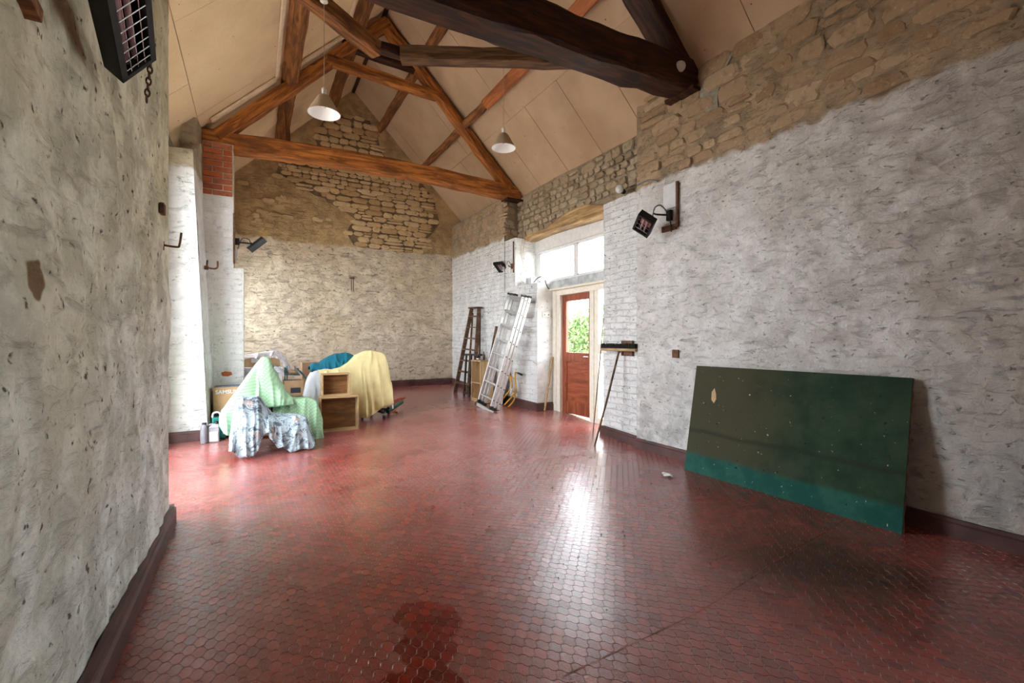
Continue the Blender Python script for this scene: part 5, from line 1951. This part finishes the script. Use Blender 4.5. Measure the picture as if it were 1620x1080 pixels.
chair('wooden_chair', 0.40, 6.04, fz(6.04), .52, .98, .42, .30, 'wooden chair hidden under the green dotted cloth', M['wood_black'])
chair('low_chair', 0.16, 5.58, fz(5.58), .39, .61, .40, .28, 'low brown wooden chair under the grey flowered cloth', M['timber_mid'])
cloth('green_cloth', [
    dict(prof=[(-.30, .46, .38, -.10), (-.24, .56, .27, -.12), (-.15, .69, .26, -.1), (-.05, .84, .36, -.05), (.04, .98, .47, 0), (.10, 1.055, .50, 0), (.16, 1.05, .50, 0), (.21, .93, .50, 0), (.27, .78, .52, 0), (.33, .64, .53, 0), (.40, .57, .52, 0)],
         yc=6.03, d_top=.17, d_front=.10, d_back=.06, folds=3.6, seed=3, nu=130),
    dict(prof=[(.20, .53, .30), (.30, .56, .25), (.45, .56, .17), (.58, .55, .12), (.66, .52, .10), (.71, .36, .09), (.73, .12, .08)],
         yc=6.04, d_top=.20, d_front=.08, d_back=.06, folds=2.5, seed=8)], M['cloth_green'],
    'green cloth with white dots thrown over a chair', 'cloth')
cloth('floral_cloth', [
    dict(prof=[(-.21, .22, .16, -.06), (-.17, .50, .15, -.05), (-.12, .655, .10, -.06), (-.03, .665, .085, -.07), (.05, .665, .16, -.05), (.09, .60, .27, 0), (.13, .52, .32, 0), (.19, .43, .33, 0)],
         yc=5.55, d_top=.06, d_front=.20, d_back=.12, folds=2.6, seed=14),
    dict(prof=[(.14, .46, .26), (.22, .425, .16), (.34, .425, .105), (.44, .42, .095), (.50, .40, .10), (.54, .30, .105), (.57, .16, .11)],
         yc=5.54, d_top=.15, d_front=.10, d_back=.06, folds=2.4, seed=21)], M['cloth_floral'],
    'grey and white flowered cloth over the low chair in front', 'cloth')

# ------------------------------------------------------------------ office chair, yellow cloth, sheet, teal fabric
oc = empty('office_chair', (1.50, 6.72, fz(6.7)), label='black office chair on castors hidden under the yellow cloth', cat='chair')
zc = fz(6.7)
m = MB(); m.tube([(1.50, 6.72, zc + .10), (1.50, 6.72, .55)], .03, 12); m.build('post', M['black_metal'], oc)
for k in range(5):
    a = k * 2 * math.pi / 5 - 1.1
    ex_, ey_ = 1.50 + .25 * math.cos(a), 6.72 + .25 * math.sin(a)
    m = MB(); m.bar((1.50, 6.72, zc + .11), (ex_, ey_, zc + .075), .04, .03); f_ = m.build('base_arm', M['black_metal'], oc)
    m = MB(); m.tube([(ex_ - .015, ey_, fz(ey_) + .026), (ex_ + .015, ey_, fz(ey_) + .026)], .024, 12); m.build('castor', M['black_plastic'], f_)
m = MB(); m.box(1.30, 1.64, 6.60, 6.88, .54, .60); m.build('seat', M['black_plastic'], oc, bevel=.02)
m = MB(); m.box(1.40, 1.60, 6.74, 6.79, .60, 1.03); m.build('backrest', M['black_plastic'], oc, bevel=.02)

cloth('yellow_cloth', [
    dict(prof=[(.76, .835, .74, -.10), (.92, .84, .62, -.08), (1.05, .87, .45, -.05), (1.16, .94, .30, 0), (1.26, 1.03, .21, 0), (1.38, 1.085, .19, 0), (1.50, 1.09, .24, 0), (1.60, 1.075, .33, 0), (1.66, 1.02, .335, 0), (1.70, .86, .34, 0), (1.74, .62, .36, 0)],
         yc=6.72, d_top=.13, d_front=.12, d_back=.12, folds=4.0, seed=33, nu=160, fold_amp=.075)], M['cloth_yellow'],
    'yellow cloth hanging in folds over the office chair', 'cloth')
cloth('white_sheet', [
    dict(prof=[(.60, .46, .26, 0), (.66, .72, .24, 0), (.72, .83, .24, 0), (.90, .845, .26, 0), (1.15, .83, .30, 0), (1.30, .80, .30, 0)],
         yc=6.80, d_top=.14, d_front=.08, d_back=.10, folds=2.5, seed=44)], M['cloth_white'],
    'white sheet hanging beside the upper drawer', 'sheet')
cloth('white_sheet', [
    dict(prof=[(1.66, .70, .32, 0), (1.72, .62, .28, 0), (1.78, .46, .26, 0), (1.81, .32, .27, 0)],
         yc=6.86, d_top=.10, d_front=.05, d_back=.06, folds=1.5, seed=45, nu=24)], M['cloth_white'],
    'corner of a white sheet below the yellow cloth at its right', 'sheet')
cloth('teal_fabric', [
    dict(prof=[(.68, .87, .84, 0), (.73, .93, .84, .02), (.80, .92, .83, 0), (.90, 1.0, .84, 0), (1.02, 1.045, .84, 0), (1.14, 1.065, .84, 0), (1.25, 1.04, .85, 0)],
         yc=6.88, d_top=.09, d_front=.10, d_back=.10, folds=3.0, seed=55)], M['cloth_teal'],
    'teal folded fabric heaped beside the yellow cloth', 'fabric')


# ------------------------------------------------------------------ drawers standing on end
def drawer(name, x0, x1, y, z0, z1, d, rz, label):
    rt = empty(name, (x0, y, z0), label=label, cat='drawer')
    Mx = Matrix.Translation((x0, y, z0)) @ Matrix.Rotation(rz, 4, 'Z')
    W, Hh, t = x1 - x0, z1 - z0, .018
    for nm, b in (('side', (0, W, 0, d, 0, t)), ('side', (0, W, 0, d, Hh - t, Hh)), ('end_board', (0, t, 0.001, d, t, Hh - t)), ('end_board', (W - t, W, 0.001, d, t, Hh - t))):
        m = MB(); m.box(*b, M=Mx); m.build(nm, M['drawer_wood'], rt, bevel=.003)
    m = MB(); m.box(t, W - t, d - .03, d - .024, t, Hh - t, M=Mx); m.build('bottom_board', M['ply'], rt)
    return rt


drawer('drawer', .715, 1.175, 6.02, .112, .545, .20, -.03, 'lower of the two wooden drawers set on edge, open side forward')
drawer('drawer', .745, 1.085, 6.08, .547, .83, .16, .0, 'upper smaller wooden drawer standing on the other drawer')


# ------------------------------------------------------------------ boxes
def box_thing(name, x0, x1, y0, y1, z0, z1, mat, label, rz=0.0, flap=True):
    rt = empty(name, ((x0 + x1) / 2, (y0 + y1) / 2, z0), label=label, cat='box')
    m = MB()
    m.box(x0, x1, y0, y1, z0, z1 - .004)
    m.build('carton', mat, rt, bevel=.004)
    if flap:
        ym = (y0 + y1) / 2
        m = MB(); m.box(x0, x1, y0, ym - .002, z1 - .004, z1); m.build('flap', mat, rt)
        m = MB(); m.box(x0, x1, ym + .002, y1, z1 - .004, z1); m.build('flap', mat, rt)
    return rt


cr = empty('plastic_crate', (-.24, 6.53, fz(6.5)), label='dark plastic crate under the cardboard box by the pier', cat='crate')
m = MB()
zc = fz(6.5)
m.box(-.40, -.06, 6.42, 6.70, zc, zc + .02)
for b in ((-.40, -.385, 6.42, 6.70), (-.075, -.06, 6.42, 6.70), (-.385, -.075, 6.42, 6.435), (-.385, -.075, 6.685, 6.70)): m.box(*b, zc + .02, .405)
m.build('bin', M['black_plastic'], cr)
m = MB(); m.box(-.41, -.05, 6.41, 6.42, .375, .405); m.box(-.41, -.05, 6.70, 6.71, .375, .405); m.box(-.41, -.40, 6.41, 6.71, .375, .405); m.box(-.06, -.05, 6.41, 6.71, .375, .405); m.build('rim', M['black_plastic'], cr)

bs_ = box_thing('cardboard_box', -.405, -.055, 6.40, 6.70, .407, .69, M['cardboard'], 'tan box with white lettering and blue top beside the pier')
m = MB(); m.box(-.395, -.065, 6.41, 6.69, .690, .6915); m.build('blue_top', M['blue_print'], bs_)


def text(s_, size, mat, parent, loc, rot, name='lettering', ext=.0006, bold=.004):
    cu = bpy.data.curves.new(name, 'FONT')
    cu.body = s_
    cu.size = size
    cu.extrude = ext
    cu.offset = bold * size
    o = bpy.data.objects.new(name, cu)
    cu.materials.append(mat)
    COL.objects.link(o)
    me = bpy.data.meshes.new_from_object(o.evaluated_get(bpy.context.evaluated_depsgraph_get()))
    bpy.data.objects.remove(o)
    o = link_mesh(name, me, mat, parent)
    o.location = Vector(loc) - parent.location
    o.rotation_euler = rot
    o['kind'] = 'stuff'
    return o


text('SAMSUNG', .062, M['white_card'], bs_, (-.385, 6.397, .615), (math.pi / 2, 0, 0), bold=.02)
text('SAMSUNG', .05, M['white_card'], bs_, (-.33, 6.46, .693), (0, 0, 0), bold=.02)

box_thing('cardboard_box', -.08, .36, 7.20, 7.62, fz(7.4), .50, M['cardboard_dark'], 'brown box at the bottom of the stack behind the green cloth')
wb_ = box_thing('white_box', -.10, .36, 7.22, 7.60, .502, .79, M['white_card'], 'white box with a red mark in the middle of the stack')
m = MB(); m.box(-.05, -.02, 7.217, 7.2195, .60, .72); m.build('red_mark', M['red_print'], wb_)
wb2 = box_thing('flat_box', -.10, .37, 7.24, 7.62, .792, .868, M['white_card'], 'thin white box wrapped in film below the top box')
tb_ = box_thing('cardboard_box', -.12, .345, 7.46, 7.86, .870, 1.005, M['cardboard'], 'top box of the stack with a small white label')
m = MB(); m.box(-.02, .075, 7.4575, 7.4595, .93, .985); m.build('paper_label', M['white_card'], tb_)
cloth('plastic_film', [
    dict(prof=[(-.16, 1.03, 1.0), (0.0, 1.045, 1.0), (.15, 1.075, 1.0), (.30, 1.085, .99), (.37, 1.06, .96), (.44, .96, .80), (.50, .84, .72), (.53, .72, .70)],
         yc=7.66, d_top=.16, d_front=.10, d_back=.10, folds=2.0, seed=61)], M['film'],
    'clear plastic film draped over the top box of the stack', 'film', solid=False)
cloth('plastic_film', [
    dict(prof=[(-.14, .84, .76), (.0, .86, .74), (.15, .875, .78), (.30, .88, .80), (.38, .82, .74)],
         yc=7.42, d_top=.20, d_front=.05, d_back=.05, folds=2.0, seed=62)], M['film'],
    'crumpled clear film lying on the middle of the box stack', 'film', solid=False)
box_thing('cardboard_box', .40, .72, 7.18, 7.50, fz(7.3), .455, M['cardboard_dark'], 'brown box on the floor between the green cloth and the sheet')
lb_ = box_thing('cardboard_box', .385, .635, 7.16, 7.46, .457, .675, M['cardboard'], 'small box with a dark printed panel and two labels on top')
m = MB(); m.box(.465, .595, 7.157, 7.1595, .50, .575); m.build('dark_panel', M['dark_print'], lb_)
m = MB(); m.box(.40, .50, 7.20, 7.28, .675, .6765); m.build('blue_label', M['blue_print'], lb_)
m = MB(); m.box(.515, .60, 7.20, 7.25, .675, .6765); m.build('dark_label', M['dark_print'], lb_)
box_thing('tall_box', .72, 1.02, 8.40, 8.75, fz(8.5), .87, M['cardboard_dark'], 'tall brown box behind the teal fabric near the end wall')
m = MB()
m.lathe([(0, 0), (.028, 0), (.028, .26), (0, .26)], (0, 0, 0), 14, Matrix.Rotation(math.radians(90), 3, 'Y'))
rl = m.build('cardboard_roll', M['cardboard'], smooth=True)
rl.location = (.36, 7.36, .80)
rl.rotation_euler = (0, .12, .2)
tag(rl, 'tan cardboard roll lying on teal stand bars', 'roll')
fs_ = empty('folding_stand', (.55, 7.35, .68), label='teal folding metal stand lying on the printed box', cat='stand')
m = MB()
for a, b in (((.40, 7.30, .68), (.40, 7.30, .86)), ((.43, 7.33, .68), (.43, 7.33, .88)), ((.40, 7.30, .86), (.44, 7.34, .80)), ((.38, 7.30, .76), (.60, 7.36, .74))): m.tube([a, b], .008, 8)
m.build('frame', M['teal_metal'], fs_)
m = MB()
for a, b in (((.56, 7.30, .84), (.70, 7.38, .66)), ((.60, 7.32, .80), (.73, 7.40, .62)), ((.53, 7.34, .86), (.60, 7.36, .76))): m.bar(a, b, .022, .012)
m.build('folding_leg', M['teal_metal'], fs_)
m = MB(); m.bar((.53, 7.30, .85), (.60, 7.30, .76), .03, .02); m.bar((.53, 7.30, .88), (.54, 7.30, .80), .025, .02); m.build('clamp', M['steel'], fs_)

# ------------------------------------------------------------------ oil bottles by the jamb
b1 = empty('oil_bottle', (-.465, 6.03, fz(6.03)), label='slim grey plastic bottle standing first beside the jamb', cat='bottle')
zb = fz(6.03)
m = MB(); m.lathe([(0, 0), (.036, 0), (.038, .01), (.038, .16), (.034, .19), (.022, .205), (.022, .21), (0, .21)], (-.465, 6.03, zb), 20); m.build('body', M['grey_plastic'], b1, smooth=True)
m = MB(); m.lathe([(0, .205), (.022, .205), (.022, .228), (0, .228)], (-.465, 6.03, zb), 16); m.build('cap', M['black_plastic'], b1)
b2 = empty('oil_can', (-.38, 6.06, fz(6.06)), label='grey plastic jug with a pale label', cat='bottle')
zb = fz(6.06)
m = MB(); m.box(-.435, -.325, 6.03, 6.09, zb, zb + .16); m.add([(-.435, 6.03, zb + .16), (-.325, 6.03, zb + .16), (-.325, 6.09, zb + .16), (-.435, 6.09, zb + .16), (-.385, 6.045, zb + .205), (-.33, 6.045, zb + .205), (-.33, 6.075, zb + .205), (-.385, 6.075, zb + .205)], [(0, 1, 5, 4), (1, 2, 6, 5), (2, 3, 7, 6), (3, 0, 4, 7), (4, 5, 6, 7)]); m.build('body', M['grey_plastic_light'], b2, bevel=.010)
m = MB(); m.tube(curve_pts([(-.43, 6.06, zb + .145), (-.425, 6.06, zb + .19), (-.385, 6.06, zb + .20)], 5), .010, 8); m.build('handle', M['grey_plastic_light'], b2, smooth=True)
m = MB(); m.lathe([(0, .2), (.018, .2), (.018, .232), (0, .232)], (-.352, 6.06, zb), 14); m.build('cap', M['black_plastic'], b2)
m = MB(); m.box(-.418, -.34, 6.0265, 6.0285, zb + .015, zb + .12); m.build('paper_label', M['label_paper'], b2)
b3 = empty('jerry_can', (-.34, 6.22, fz(6.22)), label='teal plastic can with a pale handle behind the grey jug', cat='bottle')
zb = fz(6.22)
m = MB(); m.box(-.405, -.265, 6.17, 6.27, zb, zb + .245); m.build('body', M['teal_plastic'], b3, bevel=.014)
m = MB(); m.tube(curve_pts([(-.40, 6.22, zb + .24), (-.395, 6.22, zb + .285), (-.36, 6.22, zb + .30), (-.33, 6.22, zb + .285), (-.325, 6.22, zb + .24)], 5), .011, 8); m.build('handle', M['white_card'], b3, smooth=True)
m = MB(); m.lathe([(0, .24), (.02, .24), (.02, .275), (0, .275)], (-.29, 6.22, zb), 14); m.build('cap', M['black_plastic'], b3)
m = MB(); m.box(-.30, -.272, 6.167, 6.1695, zb + .05, zb + .19); m.build('pale_label', M['label_paper'], b3)

# ------------------------------------------------------------------ floor bits by the yellow cloth
m = MB(); m.tube(curve_pts([(1.80, 6.86, fz(6.9) + .012), (1.93, 7.05, fz(7.05) + .008), (1.98, 7.4, fz(7.4) + .02), (2.12, 7.7, fz(7.7) + .008), (2.36, 8.0, fz(8) + .008), (2.2, 7.9, fz(7.9) + .008), (2.0, 7.6, fz(7.6) + .010), (1.86, 7.2, fz(7.2) + .03), (1.84, 6.95, fz(6.95) + .008), (1.90, 6.80, fz(6.8) + .008)], 8), .007, 6)
put('power_cable', m, M['orange_cord'], 'orange extension cord lying on the floor right of the yellow cloth', 'cord', smooth=True)
m = MB()
m.bar((1.72, 6.72, fz(6.7) + .05), (2.05, 7.12, fz(7.1) + .10), .055, .05, cham=.01)
m.bar((1.68, 6.80, fz(6.7) + .03), (1.80, 6.74, fz(6.7) + .16), .04, .03, cham=.01)
put('hedge_trimmer', m, M['green_metal'], 'dark green tool lying on the floor beside the yellow cloth', 'tool')
m = MB()
r_ = random.Random(12)
n_ = 14
vs = [(3.31 + (.02 + .05 * r_.random()) * math.cos(k / n_ * 6.283), 2.93 + (.04 + .05 * r_.random()) * math.sin(k / n_ * 6.283), .006 + .022 * r_.random()) for k in range(n_)] + [(3.31, 2.93, .03)]
m.add(vs, [(k, (k + 1) % n_, n_) for k in range(n_)])
put('paper_scrap', m, M['paper'], 'white scrap of crumpled paper on the tiles left of the green board', 'paper')
m = MB()
r_ = random.Random(77)
for i in range(150):
    x, y = r_.uniform(-.2, 3.6), r_.uniform(1.5, 6.0)
    if r_.random() < .5: x, y = r_.gauss(1.9, .6), r_.gauss(3.2, .8)
    if x > 3.6 or x < -.4: continue
    z = fz(y) + .0045
    L_ = r_.uniform(.002, .009)
    a = r_.uniform(0, 6.28)
    d1, d2 = Vector((math.cos(a), math.sin(a), 0)) * L_, Vector((-math.sin(a), math.cos(a), 0)) * L_ * r_.uniform(.4, 1)
    p = Vector((x, y, z))
    m.add([p - d1, p - d2, p + d1, p + d2, p + Vector((0, 0, L_ * .8))], [(0, 1, 4), (1, 2, 4), (2, 3, 4), (3, 0, 4)])
o = m.build('floor_crumbs', M['crumb'])
tag(o, 'dry leaf crumbs and grit scattered over the tiles', 'grit', kind='stuff')
